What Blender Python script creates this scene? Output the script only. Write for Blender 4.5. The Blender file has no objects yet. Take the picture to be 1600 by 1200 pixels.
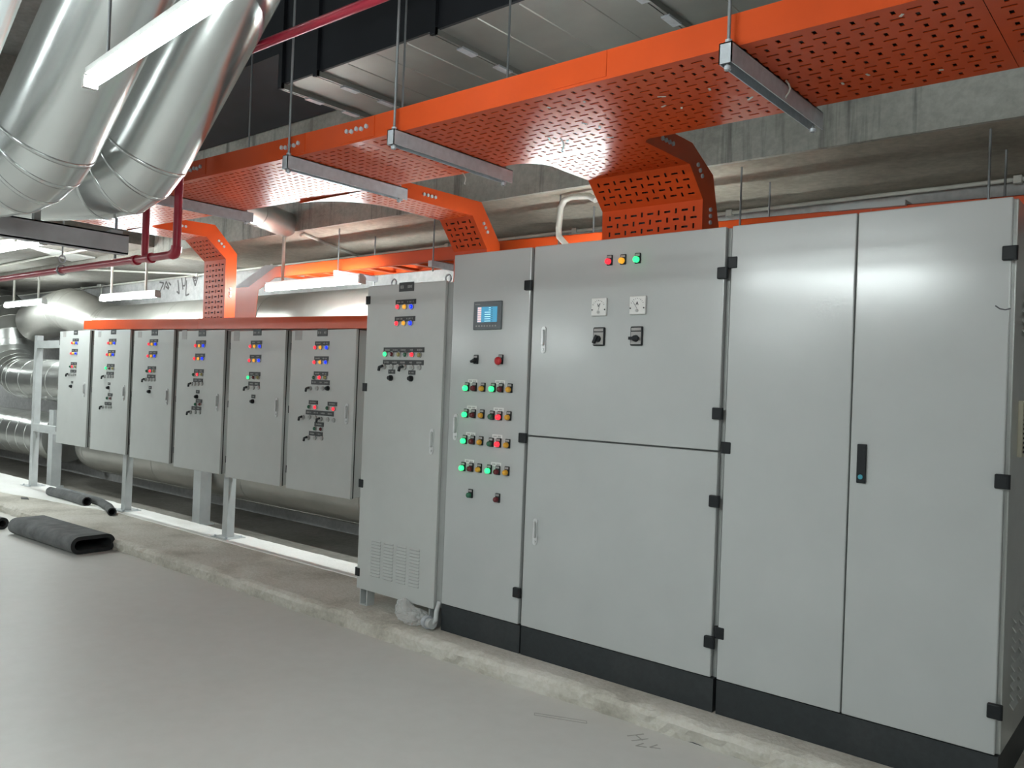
import bpy, bmesh, math, random
from mathutils import Vector, Matrix
from mathutils import noise as mnoise

random.seed(7)
SC = bpy.context.scene
COL = SC.collection
PI = math.pi

# ------------------------------------------------------------------ camera
cam_d = bpy.data.cameras.new('camera')
cam_d.sensor_width = 36.0
cam_d.lens = 36.0 * 1290.4 / 1600.0
cam_d.clip_start = 0.05
cam_d.clip_end = 200
cam = bpy.data.objects.new('camera', cam_d)
COL.objects.link(cam)
YAW, PITCH, ROLL = -0.6994, 0.0076, 0.0383
fw = Vector((math.sin(YAW), math.cos(YAW), 0))
rt = Vector((math.cos(YAW), -math.sin(YAW), 0))
up = Vector((0, 0, 1))
f2 = math.cos(PITCH) * fw + math.sin(PITCH) * up
u2 = -math.sin(PITCH) * fw + math.cos(PITCH) * up
r3 = math.cos(ROLL) * rt + math.sin(ROLL) * u2
u3 = -math.sin(ROLL) * rt + math.cos(ROLL) * u2
M = Matrix.Identity(4)
for i in range(3):
    M[i][0], M[i][1], M[i][2] = r3[i], u3[i], -f2[i]
M[0][3], M[1][3], M[2][3] = 3.3244, -3.3931, 1.4861
cam.matrix_world = M
SC.camera = cam

# ------------------------------------------------------------------ world, exposure
wd = bpy.data.worlds.new('plant_room_air')
SC.world = wd
wd.use_nodes = True
wd.node_tree.nodes['Background'].inputs[0].default_value = (0.55, 0.6, 0.62, 1)
wd.node_tree.nodes['Background'].inputs[1].default_value = 0.03
SC.view_settings.view_transform = 'Standard'
SC.view_settings.look = 'None'
SC.view_settings.gamma = 1.0
SC.view_settings.use_curve_mapping = False
SC.view_settings.exposure = 2.08
LAMP_STRENGTH = 30.0
SC.cycles.max_bounces = 8
SC.cycles.diffuse_bounces = 4
SC.cycles.glossy_bounces = 4
SC.cycles.transmission_bounces = 6
SC.cycles.sample_clamp_indirect = 6.0
SC.cycles.caustics_reflective = False
SC.cycles.caustics_refractive = False

# ------------------------------------------------------------------ materials
def new_mat(name):
    m = bpy.data.materials.new(name)
    m.use_nodes = True
    nt = m.node_tree
    return m, nt, nt.nodes['Principled BSDF']

def N(nt, typ, **kw):
    n = nt.nodes.new(typ)
    for k, v in kw.items():
        setattr(n, k, v)
    return n

def coords(nt, scale=(1, 1, 1)):
    tc = N(nt, 'ShaderNodeTexCoord')
    mp = N(nt, 'ShaderNodeMapping')
    mp.inputs['Scale'].default_value = scale
    nt.links.new(tc.outputs['Object'], mp.inputs['Vector'])
    return mp.outputs[0]

def noise_tex(nt, vec, scale, detail=5, rough=0.55):
    n = N(nt, 'ShaderNodeTexNoise')
    n.inputs['Scale'].default_value = scale
    n.inputs['Detail'].default_value = detail
    n.inputs['Roughness'].default_value = rough
    nt.links.new(vec, n.inputs['Vector'])
    return n.outputs['Fac']

def ramp(nt, fac, stops):
    r = N(nt, 'ShaderNodeValToRGB')
    e = r.color_ramp.elements
    while len(e) < len(stops):
        e.new(0.5)
    for i, (p, c) in enumerate(stops):
        e[i].position = p
        e[i].color = (*c, 1) if len(c) == 3 else c
    nt.links.new(fac, r.inputs[0])
    return r.outputs[0]

def mixc(nt, fac, a, b, mode='MIX'):
    n = N(nt, 'ShaderNodeMix', data_type='RGBA', blend_type=mode)
    for sock, v in ((n.inputs[0], fac), (n.inputs[6], a), (n.inputs[7], b)):
        if hasattr(v, 'is_linked'):
            nt.links.new(v, sock)
        else:
            sock.default_value = v if not isinstance(v, tuple) else ((*v, 1) if len(v) == 3 else v)
    return n.outputs[2]

def bump(nt, b, h, strength=0.2, dist=0.01):
    n = N(nt, 'ShaderNodeBump')
    n.inputs['Strength'].default_value = strength
    n.inputs['Distance'].default_value = dist
    nt.links.new(h, n.inputs['Height'])
    nt.links.new(n.outputs[0], b.inputs['Normal'])

def plain(name, col, rough=0.5, metal=0.0, var=0.08, scale=12.0, bmp=0.0, bscale=60.0, coat=0.0, stretch=(1, 1, 1)):
    m, nt, b = new_mat(name)
    v = coords(nt, stretch)
    f = noise_tex(nt, v, scale)
    lo = tuple(max(0, c * (1 - var)) for c in col)
    hi = tuple(min(1, c * (1 + var)) for c in col)
    nt.links.new(ramp(nt, f, [(0.3, lo), (0.7, hi)]), b.inputs['Base Color'])
    b.inputs['Roughness'].default_value = rough
    b.inputs['Metallic'].default_value = metal
    b.inputs['Coat Weight'].default_value = coat
    b.inputs['Coat Roughness'].default_value = 0.12
    if bmp:
        bump(nt, b, noise_tex(nt, v, bscale, 3), bmp, 0.004)
    return m

def concrete(name, base, dark, light, scale=1.5, streak=False, rough=0.85, bstr=0.35, grain=0.35):
    m, nt, b = new_mat(name)
    v = coords(nt)
    big = noise_tex(nt, v, scale, 6, 0.6)
    c = ramp(nt, big, [(0.28, dark), (0.5, base), (0.75, light)])
    fine = noise_tex(nt, v, scale * 22, 4, 0.6)
    c = mixc(nt, grain, c, ramp(nt, fine, [(0.35, (0.35, 0.35, 0.35)), (0.65, (0.65, 0.65, 0.65))]), 'OVERLAY')
    if streak:
        vs = coords(nt, (9.0, 9.0, 0.55))
        st = noise_tex(nt, vs, 1.0, 4, 0.7)
        c = mixc(nt, ramp(nt, st, [(0.56, (0, 0, 0)), (0.7, (0.8, 0.8, 0.8))]), c, tuple(x * 0.32 for x in base))
    nt.links.new(c, b.inputs['Base Color'])
    b.inputs['Roughness'].default_value = rough
    bump(nt, b, fine, bstr, 0.01)
    return m

MT = {}
MT['cab'] = plain('light_grey_enamel', (0.46, 0.475, 0.47), 0.19, var=0.03, scale=3, bmp=0.045, bscale=40)
MT['panel'] = plain('pale_grey_powder_coat', (0.5, 0.515, 0.5), 0.42, var=0.03, scale=5, bmp=0.08, bscale=160)
MT['frame'] = plain('mid_grey_paint', (0.33, 0.34, 0.33), 0.45, var=0.05)  # even grey, darker than the door paint
MT['side'] = plain('satin_steel_side', (0.52, 0.54, 0.52), 0.3, 0.35, var=0.05, bmp=0.03, bscale=30)
MT['orange'] = plain('orange_tray_paint', (0.62, 0.078, 0.016), 0.3, var=0.06, scale=4, bmp=0.03, bscale=50)
MT['orange'].node_tree.nodes['Principled BSDF'].inputs['Specular IOR Level'].default_value = 0.3
MT['galv'] = plain('galvanised_steel', (0.5, 0.525, 0.56), 0.45, 0.1, var=0.12, scale=25)
MT['galvpaint'] = plain('zinc_painted_post', (0.52, 0.54, 0.54), 0.5, 0.1, var=0.07, scale=9)
MT['rod'] = plain('threaded_steel_rod', (0.3, 0.31, 0.32), 0.5, 0.5)
MT['clad'] = plain('aluminium_pipe_jacket', (0.86, 0.89, 0.88), 0.24, 0.82, var=0.06, scale=2.5, bmp=0.3, bscale=3.5)
MT['clad3'] = plain('bright_aluminium_jacket', (0.62, 0.63, 0.61), 0.3, 0.92, var=0.1, scale=3, bmp=0.35, bscale=5)
MT['clad2'] = plain('dull_aluminium_jacket', (0.4, 0.39, 0.36), 0.38, 0.75, var=0.1, scale=3, bmp=0.35, bscale=4)
MT['ductside'] = plain('black_foam_duct_lagging', (0.011, 0.013, 0.018), 0.7, var=0.3, scale=2)
MT['duct'] = plain('dull_galvanised_duct', (0.3, 0.3, 0.28), 0.42, 0.6, var=0.15, scale=1.6)
MT['beam'] = concrete('stained_beam_concrete', (0.44, 0.44, 0.4), (0.26, 0.26, 0.23), (0.54, 0.54, 0.5), 1.4, True)
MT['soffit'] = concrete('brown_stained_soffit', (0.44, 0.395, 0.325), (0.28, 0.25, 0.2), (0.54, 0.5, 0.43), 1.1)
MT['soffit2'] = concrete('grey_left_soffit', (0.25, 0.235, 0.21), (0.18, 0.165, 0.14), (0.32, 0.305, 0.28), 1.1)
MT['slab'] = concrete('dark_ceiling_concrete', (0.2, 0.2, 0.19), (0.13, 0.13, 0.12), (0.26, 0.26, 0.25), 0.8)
MT['wall'] = concrete('grey_plaster', (0.44, 0.435, 0.43), (0.37, 0.365, 0.36), (0.5, 0.49, 0.48), 0.9, False, 0.9, 0.12)
MT['floor'] = concrete('pale_grey_floor_coating', (0.645, 0.63, 0.6), (0.61, 0.595, 0.565), (0.675, 0.665, 0.64), 0.45, False, 0.42, 0.03, 0.12)
MT['rearfloor'] = concrete('bare_rear_floor', (0.22, 0.205, 0.18), (0.13, 0.12, 0.1), (0.29, 0.27, 0.24), 0.8)
MT['pad'] = concrete('dusty_plinth_concrete', (0.6, 0.57, 0.505), (0.36, 0.335, 0.28), (0.7, 0.675, 0.62), 1.9, False, 0.9, 0.6)
MT['whitepad'] = concrete('white_dusted_screed', (0.86, 0.85, 0.82), (0.78, 0.77, 0.73), (0.9, 0.89, 0.87), 2.2, False, 0.9, 0.5)
MT['plinth'] = concrete('black_plinth_enamel', (0.02, 0.025, 0.028), (0.014, 0.018, 0.02), (0.034, 0.038, 0.04), 2.2, False, 0.6, 0.1)
MT['black'] = plain('black_plastic', (0.018, 0.02, 0.022), 0.4)
MT['black'].node_tree.nodes['Principled BSDF'].inputs['Specular IOR Level'].default_value = 0.2
MT['legend'] = plain('dark_legend_plate', (0.03, 0.032, 0.033), 0.5)
MT['print'] = plain('pale_legend_print', (0.3, 0.3, 0.29), 0.6)
MT['ink'] = plain('dark_ink_print', (0.05, 0.05, 0.055), 0.6)
MT['white'] = plain('white_plastic', (0.72, 0.72, 0.7), 0.4)
MT['pvc'] = plain('off_white_pvc', (0.62, 0.61, 0.56), 0.45)
MT['sticker'] = plain('silver_sticker', (0.34, 0.33, 0.32), 0.5)
MT['chrome'] = plain('brushed_chrome', (0.66, 0.67, 0.67), 0.3, 0.4)
MT['ring'] = plain('dull_switch_ring', (0.42, 0.42, 0.41), 0.4, 0.3)
MT['redpipe'] = plain('red_fire_pipe_paint', (0.42, 0.018, 0.045), 0.3, var=0.1, scale=6, coat=0.3)
MT['foam'] = plain('black_rubber_foam', (0.13, 0.134, 0.135), 0.85, var=0.3, scale=9, bmp=0.3, bscale=40)
MT['foamend'] = plain('cut_foam_end', (0.03, 0.032, 0.034), 0.9, var=0.15, scale=20)
MT['dark'] = plain('dark_gap', (0.02, 0.02, 0.02), 0.8)
MT['cream'] = plain('cream_vent_plastic', (0.55, 0.52, 0.4), 0.5)
MT['teal'] = plain('teal_key_plug', (0.05, 0.3, 0.38), 0.4)
MT['beamsteel'] = plain('grey_primed_steel', (0.5, 0.49, 0.51), 0.5, 0.05, var=0.15, scale=6)
MT['bag'], _nt, _b = new_mat('clear_crumpled_plastic')
_b.inputs['Base Color'].default_value = (0.8, 0.81, 0.8, 1)
_b.inputs['Roughness'].default_value = 0.16
_b.inputs['Alpha'].default_value = 0.42
_b.inputs['Specular IOR Level'].default_value = 0.9
bump(_nt, _b, noise_tex(_nt, coords(_nt), 28, 2), 0.4, 0.01)

def emit(name, col, strength, base=None, rough=0.3):
    m, nt, b = new_mat(name)
    b.inputs['Base Color'].default_value = (*(base or col), 1)
    b.inputs['Roughness'].default_value = rough
    b.inputs['Emission Color'].default_value = (*col, 1)
    b.inputs['Emission Strength'].default_value = strength
    return m

MT['tube'] = emit('white_led_diffuser', (0.91, 1.0, 0.99), LAMP_STRENGTH)
LENS = {
    'R': emit('lit_red_lens', (1.0, 0.03, 0.05), 0.34, (0.7, 0.015, 0.02)),
    'O': emit('lit_amber_lens', (1.0, 0.42, 0.02), 0.16, (0.8, 0.4, 0.05)),
    'B': emit('lit_blue_lens', (0.004, 0.03, 1.0), 0.36, (0.01, 0.03, 0.6)),
    'G': emit('lit_green_lens', (0.02, 1.0, 0.2), 0.5, (0.05, 0.7, 0.2)),
    'rd': plain('unlit_dark_red_lens', (0.13, 0.02, 0.025), 0.25),
    'Gd': plain('unlit_dark_green_lens', (0.03, 0.13, 0.075), 0.25),
    'Yd': plain('unlit_olive_lens', (0.35, 0.31, 0.12), 0.25),
    'Od': plain('amber_button', (0.72, 0.36, 0.03), 0.3),
}
LENS_WORD = {'R': 'lit red', 'O': 'lit amber', 'B': 'lit blue', 'G': 'lit green', 'rd': 'unlit dark red',
             'Gd': 'unlit dark green', 'Yd': 'unlit olive yellow', 'Od': 'amber'}

# ------------------------------------------------------------------ mesh helpers
WORLD = {}          # object name -> world origin

class G:
    """collects shapes (in world coordinates) for one mesh object"""
    def __init__(self):
        self.v, self.f, self.s, self.m = [], [], [], []
        self.mi = 0
    def add(self, verts, faces, smooth=False):
        o = len(self.v)
        self.v += [Vector(p) for p in verts]
        for f in faces:
            self.f.append([i + o for i in f])
            self.s.append(smooth)
            self.m.append(self.mi)
        return self
    def box(self, x0, x1, y0, y1, z0, z1):
        return self.hexa([(x0, y0, z0), (x1, y0, z0), (x1, y1, z0), (x0, y1, z0),
                          (x0, y0, z1), (x1, y0, z1), (x1, y1, z1), (x0, y1, z1)])
    def hexa(self, p):
        return self.add(p, [(0, 3, 2, 1), (4, 5, 6, 7), (0, 1, 5, 4), (1, 2, 6, 5), (2, 3, 7, 6), (3, 0, 4, 7)])
    def bbox(self, x0, x1, y0, y1, z0, z1, b=0.003):
        bm = bmesh.new()
        bmesh.ops.create_cube(bm, size=1)
        for v in bm.verts:
            v.co = Vector((x0 + (v.co.x + .5) * (x1 - x0), y0 + (v.co.y + .5) * (y1 - y0), z0 + (v.co.z + .5) * (z1 - z0)))
        bmesh.ops.bevel(bm, geom=bm.edges[:], offset=b, segments=2, affect='EDGES', profile=0.5)
        bm.verts.index_update()
        self.add([v.co.copy() for v in bm.verts], [[v.index for v in f.verts] for f in bm.faces])
        bm.free()
        return self
    def beam(self, a, b, w, h, upv=(0, 0, 1)):
        a, b = Vector(a), Vector(b)
        t = (b - a).normalized()
        u = Vector(upv)
        s = t.cross(u).normalized()
        u = s.cross(t).normalized()
        P = []
        for c in (a, b):
            P += [c - s * w / 2 - u * h / 2, c + s * w / 2 - u * h / 2, c + s * w / 2 + u * h / 2, c - s * w / 2 + u * h / 2]
        return self.add(P, [(0, 1, 2, 3), (7, 6, 5, 4), (0, 4, 5, 1), (1, 5, 6, 2), (2, 6, 7, 3), (3, 7, 4, 0)])
    def rings(self, rs, n=16, cap=True, inner=None):
        """rs: list of (center, tangent, radius)"""
        t0 = Vector(rs[0][1]).normalized()
        ref = Vector((0, 0, 1)) if abs(t0.z) < 0.9 else Vector((1, 0, 0))
        u = (ref - t0 * ref.dot(t0)).normalized()
        V = []
        for c, t, r in rs:
            t = Vector(t).normalized()
            u = (u - t * u.dot(t)).normalized()
            w = t.cross(u)
            for k in range(n):
                a = 2 * PI * k / n
                V.append(Vector(c) + (u * math.cos(a) + w * math.sin(a)) * r)
        F = []
        for i in range(len(rs) - 1):
            for k in range(n):
                F.append((i * n + k, i * n + (k + 1) % n, (i + 1) * n + (k + 1) % n, (i + 1) * n + k))
        self.add(V, F, True)
        if cap:      # caps get vertices of their own so that they do not bend the side's shading
            m = len(rs) - 1
            self.add(V[:n], [tuple(reversed(range(n)))])
            self.add(V[m * n:], [tuple(range(n))])
        return self
    def cyl(self, a, b, r, n=12, r2=None, cap=True):
        t = Vector(b) - Vector(a)
        return self.rings([(a, t, r), (b, t, r if r2 is None else r2)], n, cap)
    def tube(self, pts, r, n=10, cap=True):
        P = [Vector(p) for p in pts]
        rs = []
        for i, p in enumerate(P):
            t = (P[min(i + 1, len(P) - 1)] - P[max(i - 1, 0)])
            rs.append((p, t, r))
        return self.rings(rs, n, cap)
    def prism(self, poly, ext):
        """poly: list of 3-D points (planar), ext: extrusion vector"""
        n = len(poly)
        e = Vector(ext)
        P = [Vector(p) for p in poly]
        V = P + [p + e for p in P]
        F = [tuple(range(n))[::-1], tuple(range(n, 2 * n))] + [(i, (i + 1) % n, (i + 1) % n + n, i + n) for i in range(n)]
        return self.add(V, F)
    def perf(self, O, U, V, pu=0.055, pv=0.045, margin=0.03, thick=0.003, nrm=None, phase=0):
        """perforated sheet spanned by U and V from corner O: rows of slots that are real holes"""
        O, U, V = Vector(O), Vector(U), Vector(V)
        lu, lv = U.length, V.length
        ud, vd = U / lu, V / lv
        nn = ud.cross(vd).normalized() if nrm is None else Vector(nrm)
        nu, nv = max(1, round((lu - 2 * margin) / pu)), max(1, round((lv - 2 * margin) / pv))
        pu, pv = (lu - 2 * margin) / nu, (lv - 2 * margin) / nv
        P = lambda a, b, d=0: O + ud * a + vd * b + nn * d
        for (a0, a1, b0, b1) in ((0, lu, 0, margin), (0, lu, lv - margin, lv), (0, margin, margin, lv - margin), (lu - margin, lu, margin, lv - margin)):
            self.add([P(a0, b0), P(a1, b0), P(a1, b1), P(a0, b1)], [(0, 1, 2, 3)])
        for i in range(nu):
            for j in range(nv):
                a, b = margin + i * pu, margin + j * pv
                if (i + j + phase) % 2:
                    hu, hv = 0.36 * pu, 0.12 * pv
                else:
                    hu, hv = 0.11 * pu, 0.30 * pv
                ca, cb = a + pu / 2, b + pv / 2
                q = [P(a, b), P(a + pu, b), P(a + pu, b + pv), P(a, b + pv)]
                h = [(ca - hu, cb - hv), (ca + hu, cb - hv), (ca + hu, cb + hv), (ca - hu, cb + hv)]
                q += [P(x, y) for x, y in h] + [P(x, y, thick) for x, y in h]
                self.add(q, [(0, 1, 5, 4), (1, 2, 6, 5), (2, 3, 7, 6), (3, 0, 4, 7), (4, 5, 9, 8), (5, 6, 10, 9), (6, 7, 11, 10), (7, 4, 8, 11)])
        return self
    def mesh(self, name, mats, org=(0, 0, 0)):
        me = bpy.data.meshes.new(name)
        o = Vector(org)
        me.from_pydata([v - o for v in self.v], [], self.f)
        for p, s, m in zip(me.polygons, self.s, self.m):
            p.use_smooth = s
            p.material_index = m
        for m in (mats if isinstance(mats, (list, tuple)) else [mats]):
            me.materials.append(MT[m] if isinstance(m, str) else m)
        me.update()
        return me
    def build(self, name, mat, parent=None, org=None, fix=True):
        w = WORLD[parent.name] if parent else Vector(org if org is not None else (0, 0, 0))
        me = self.mesh(name, mat, w)
        if fix:
            bm = bmesh.new(); bm.from_mesh(me)
            bmesh.ops.recalc_face_normals(bm, faces=bm.faces)
            bm.to_mesh(me); bm.free()
        return link(name, me, parent, w)

def link(name, me, parent=None, world=(0, 0, 0), rot=None):
    o = bpy.data.objects.new(name, me)
    COL.objects.link(o)
    w = Vector(world)
    if parent:
        o.parent = parent
        o.location = w - WORLD[parent.name]
    else:
        o.location = w
    if rot:
        o.rotation_euler = rot
    WORLD[o.name] = w
    return o

def thing(name, loc, label, cat, group=None):
    o = link(name, None, None, loc)
    o.empty_display_size = 0.1
    return tag(o, label, cat, group)

def tag(o, label=None, cat=None, group=None, kind=None):
    if label: o['label'] = label
    if cat: o['category'] = cat
    if group: o['group'] = group
    if kind: o['kind'] = kind
    return o

CACHE = {}
def shared(key, fn, mats):
    if key not in CACHE:
        g = G(); fn(g)
        me = g.mesh(key, mats)
        bm = bmesh.new(); bm.from_mesh(me)
        bmesh.ops.recalc_face_normals(bm, faces=bm.faces)
        bm.to_mesh(me); bm.free()
        CACHE[key] = me
    return CACHE[key]

def bolt_mesh(ax):
    def fn(g):
        a = Vector((0, 0, 0)); b = Vector({'x': (.009, 0, 0), 'y': (0, -.009, 0), 'z': (0, 0, .012)}[ax])
        g.cyl(a, b, .011, 6)
    return shared('bolt_' + ax, fn, 'galv')
T_P={1:[('plate',-6.014,1.928,0.1,0.05),('sticker',-6.304,1.914,0.075,0.06),('leg',-6.011,1.848,0.15,0.03),('R',-6.076,1.815),('O',-6.03,1.815),('B',-5.967,1.814),('leg',-6.024,1.736,0.15,0.03),('R',-6.095,1.702),('O',-6.041,1.703),('B',-5.972,1.703),('leg',-6.034,1.592,0.15,0.03),('Gd',-6.105,1.56),('R',-6.051,1.56),('Yd',-5.975,1.561),('leg',-6.039,1.511,0.15,0.03),('key',-6.141,1.476),('sil',-6.084,1.477),('sil',-6.035,1.477),('sil',-5.984,1.478),('leg',-6.058,1.39,0.05,0.025),('knob',-6.071,1.347),('handle',-5.744,1.317)],2:[('plate',-5.119,1.921,0.11,0.05),('sticker',-5.433,1.901,0.07,0.06),('leg',-5.132,1.836,0.16,0.03),('R',-5.209,1.808),('O',-5.149,1.808),('B',-5.076,1.807),('leg',-5.143,1.722,0.16,0.03),('R',-5.229,1.691),('O',-5.162,1.691),('B',-5.091,1.691),('leg',-5.151,1.582,0.16,0.03),('G',-5.242,1.554),('rd',-5.164,1.552),('Yd',-5.089,1.551),('leg',-5.159,1.502,0.16,0.03),('key',-5.271,1.468),('sil',-5.206,1.469),('sil',-5.148,1.47),('sil',-5.092,1.471),('leg',-5.171,1.397,0.05,0.025),('knob',-5.178,1.356),('leg',-5.139,1.286,0.1,0.03),('Gd',-5.187,1.25),('rd',-5.117,1.251),('leg',-5.176,1.195,0.15,0.03),('key',-5.285,1.157),('sil',-5.22,1.16),('sil',-5.16,1.162),('sil',-5.106,1.164),('handle',-4.838,1.315)],3:[('plate',-4.265,1.9,0.12,0.055),('sticker',-4.561,1.887,0.075,0.075),('leg',-4.274,1.823,0.16,0.03),('R',-4.355,1.792),('O',-4.293,1.791),('B',-4.225,1.791),('leg',-4.283,1.71,0.16,0.03),('R',-4.365,1.679),('O',-4.299,1.679),('B',-4.234,1.679),('leg',-4.293,1.567,0.16,0.03),('Gd',-4.375,1.536),('R',-4.309,1.537),('Yd',-4.236,1.537),('leg',-4.299,1.486,0.16,0.035),('key',-4.402,1.455),('sil',-4.345,1.454),('sil',-4.289,1.454),('sil',-4.229,1.456),('leg',-4.309,1.381,0.05,0.03),('knob',-4.317,1.343),('handle',-3.981,1.306)],4:[('plate',-3.409,1.881,0.12,0.055),('sticker',-3.715,1.872,0.085,0.085),('leg',-3.425,1.803,0.16,0.03),('R',-3.5,1.772),('O',-3.434,1.771),('B',-3.368,1.771),('leg',-3.431,1.688,0.16,0.03),('R',-3.51,1.658),('O',-3.444,1.658),('B',-3.378,1.659),('leg',-3.439,1.55,0.16,0.033),('Gd',-3.518,1.517),('R',-3.45,1.519),('Yd',-3.38,1.52),('leg',-3.447,1.468,0.16,0.033),('key',-3.54,1.435),('sil',-3.496,1.436),('sil',-3.439,1.437),('sil',-3.379,1.439),('leg',-3.445,1.368,0.055,0.03),('knob',-3.453,1.324),('leg',-3.418,1.288,0.105,0.03),('Gd',-3.463,1.257),('rd',-3.392,1.26),('leg',-3.456,1.222,0.16,0.033),('key',-3.547,1.184),('sil',-3.467,1.187),('sil',-3.392,1.189),('handle',-3.119,1.285)],5:[('plate',-2.557,1.874,0.115,0.05),('sticker',-2.861,1.851,0.085,0.06),('leg',-2.565,1.793,0.16,0.03),('R',-2.639,1.762),('O',-2.578,1.762),('B',-2.504,1.761),('leg',-2.57,1.679,0.16,0.03),('R',-2.644,1.647),('O',-2.578,1.647),('B',-2.508,1.648),('leg',-2.572,1.538,0.16,0.033),('G',-2.653,1.508),('rd',-2.578,1.51),('Yd',-2.515,1.511),('leg',-2.575,1.459,0.16,0.033),('key',-2.657,1.425),('sil',-2.581,1.427),('sil',-2.509,1.429),('leg',-2.577,1.356,0.055,0.03),('knob',-2.581,1.316),('handle',-2.247,1.281)],6:[('plate',-1.703,1.86,0.12,0.055),('sticker',-1.999,1.844,0.09,0.075),('leg',-1.702,1.779,0.17,0.032),('R',-1.777,1.749),('O',-1.712,1.749),('B',-1.639,1.748),('leg',-1.704,1.668,0.17,0.032),('R',-1.779,1.639),('O',-1.709,1.64),('B',-1.642,1.64),('leg',-1.702,1.555,0.17,0.032),('Gd',-1.778,1.525),('R',-1.71,1.526),('Yd',-1.644,1.528),('leg',-1.705,1.49,0.22,0.035),('key',-1.822,1.443),('sil',-1.743,1.445),('sil',-1.674,1.447),('knob',-1.61,1.449),('leg',-1.78,1.339,0.11,0.03),('leg',-1.553,1.336,0.11,0.03),('Gd',-1.823,1.304),('R',-1.748,1.304),('Gd',-1.602,1.304),('R',-1.53,1.301),('leg',-1.7,1.263,0.335,0.035),('key',-1.896,1.222),('sil',-1.819,1.226),('sil',-1.747,1.226),('key',-1.677,1.22),('sil',-1.599,1.22),('sil',-1.53,1.219),('leg',-1.7,1.179,0.11,0.033),('Gd',-1.743,1.145),('rd',-1.668,1.146),('leg',-1.735,1.107,0.165,0.033),('key',-1.821,1.072),('sil',-1.742,1.076),('sil',-1.661,1.078),('handle',-1.383,1.272)]}
T_c7=[('plate',-0.39,2.087,0.13,0.056),('leg',-0.392,1.995,0.18,0.03),('R',-0.457,1.967),('O',-0.395,1.965),('B',-0.336,1.964),('leg',-0.394,1.893,0.18,0.03),('R',-0.46,1.866),('O',-0.397,1.866),('B',-0.337,1.865),('leg',-0.395,1.705,0.36,0.03),('G',-0.555,1.679),('rd',-0.494,1.678),('Yd',-0.432,1.677),('Gd',-0.373,1.676),('R',-0.314,1.676),('Yd',-0.252,1.674),('leg',-0.397,1.629,0.36,0.03),('key',-0.562,1.601),('sil',-0.495,1.601),('sil',-0.435,1.602),('key',-0.379,1.6),('sil',-0.314,1.599),('sil',-0.251,1.6),('leg',-0.494,1.572,0.06,0.026),('leg',-0.314,1.569,0.06,0.026),('knob',-0.498,1.533),('knob',-0.318,1.533),('handle',-0.122,1.169)]
T_plc=[('G',0.145,1.488),('rd',0.202,1.489),('O',0.266,1.489),('G',0.341,1.489),('rd',0.398,1.489),('O',0.461,1.489),('G',0.146,1.34),('rd',0.202,1.34),('O',0.267,1.341),('Gd',0.341,1.338),('R',0.396,1.338),('O',0.461,1.34),('G',0.144,1.192),('rd',0.203,1.193),('O',0.266,1.193),('Gd',0.341,1.19),('R',0.396,1.191),('O',0.46,1.191),('G',0.14,1.04),('rd',0.2,1.041),('O',0.263,1.042),('G',0.335,1.042),('rd',0.397,1.042),('O',0.462,1.044),('Gd',0.203,0.895),('rd',0.403,0.893)]
T_plclab=[('lab',0.183,1.528),('lab',0.385,1.527),('lab',0.183,1.38),('lab',0.382,1.378),('lab',0.183,1.231),('lab',0.38,1.231),('lab',0.181,1.079),('lab',0.379,1.08),('handle',0.066,1.265),('screen',0.287,1.894),('scr_tl',0.175,1.97),('scr_br',0.388,1.814)]
T_plcsw=[('sel',0.205,1.642),('stop',0.388,1.642)]
T_main=[('R',1.069,2.134),('O',1.147,2.132),('G',1.229,2.132)]
T_mm=[('meter',1.021,1.913),('meter',1.242,1.914),('sw',1.025,1.767),('sw',1.24,1.767),('handle',0.676,1.755),('handle',0.669,0.755)]
T_hin={'C7':[('h',-0.727,2.02),('h',-0.737,1.47),('h',-0.749,0.863),('h',-0.772,0.306)],'PLC':[('h',0.568,2.045),('h',0.564,1.237),('h',0.556,0.42)],'MU':[('h',1.67,2.041),('h',1.669,1.418)],'ML':[('h',1.672,1.03),('h',1.666,0.409)],'RL':[('h',1.716,2.086),('h',1.715,1.269),('h',1.722,0.455)],'RR':[('h',2.771,2.044),('h',2.765,1.228),('h',2.772,0.411)]}
T_misc=[('lock',2.288,1.25),('split',0.581,1.248),('split',1.694,1.253),('lv',-0.551,0.517),('lv',-0.192,0.495),('lv',-0.629,0.299),('lv',-0.209,0.315),('scuff',2.747,1.845),('scuff',2.783,1.837)]
T_rect={1:(-6.428,-5.667,0.714,1.946),2:(-5.562,-4.758,0.708,1.94),3:(-4.675,-3.904,0.696,1.922),4:(-3.82,-3.044,0.68,1.904),5:(-2.949,-2.168,0.67,1.889),6:(-2.088,-1.312,0.667,1.881)}

# ================================================================== the room
def struct(g, name, mat, label=None):
    return tag(g.build(name, mat), label, None, None, 'structure')

floor_o = struct(G().box(-20, 9, -16, -0.13, -0.2, 0.0), 'floor', 'floor', 'pale grey coated floor in front of the plinth')
struct(G().box(-20, 9, 0.74, 2.1, -0.2, 0.0), 'floor', 'rearfloor', 'bare dark concrete floor behind the plinth')
wall_o = struct(G().box(-20, 9, 1.9, 2.1, 0.0, 4.4), 'wall_back', 'wall', 'grey plastered back wall with dark scribbles')
struct(G().box(-20.2, -20, -16, 2.1, -0.2, 4.4), 'wall_left', 'wall')
struct(G().box(9, 9.2, -16, 2.1, -0.2, 4.4), 'wall_right', 'wall')
struct(G().box(-20, 9, -16.2, -16, -0.2, 4.4), 'wall_front', 'wall')
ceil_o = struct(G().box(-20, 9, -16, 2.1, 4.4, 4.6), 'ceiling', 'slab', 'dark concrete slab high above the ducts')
struct(G().box(-20, -5.2, 0.80, 1.9, 2.78, 4.4), 'ceiling', 'soffit2', 'lowered soffit along the wall at the left end of the room')
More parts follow.
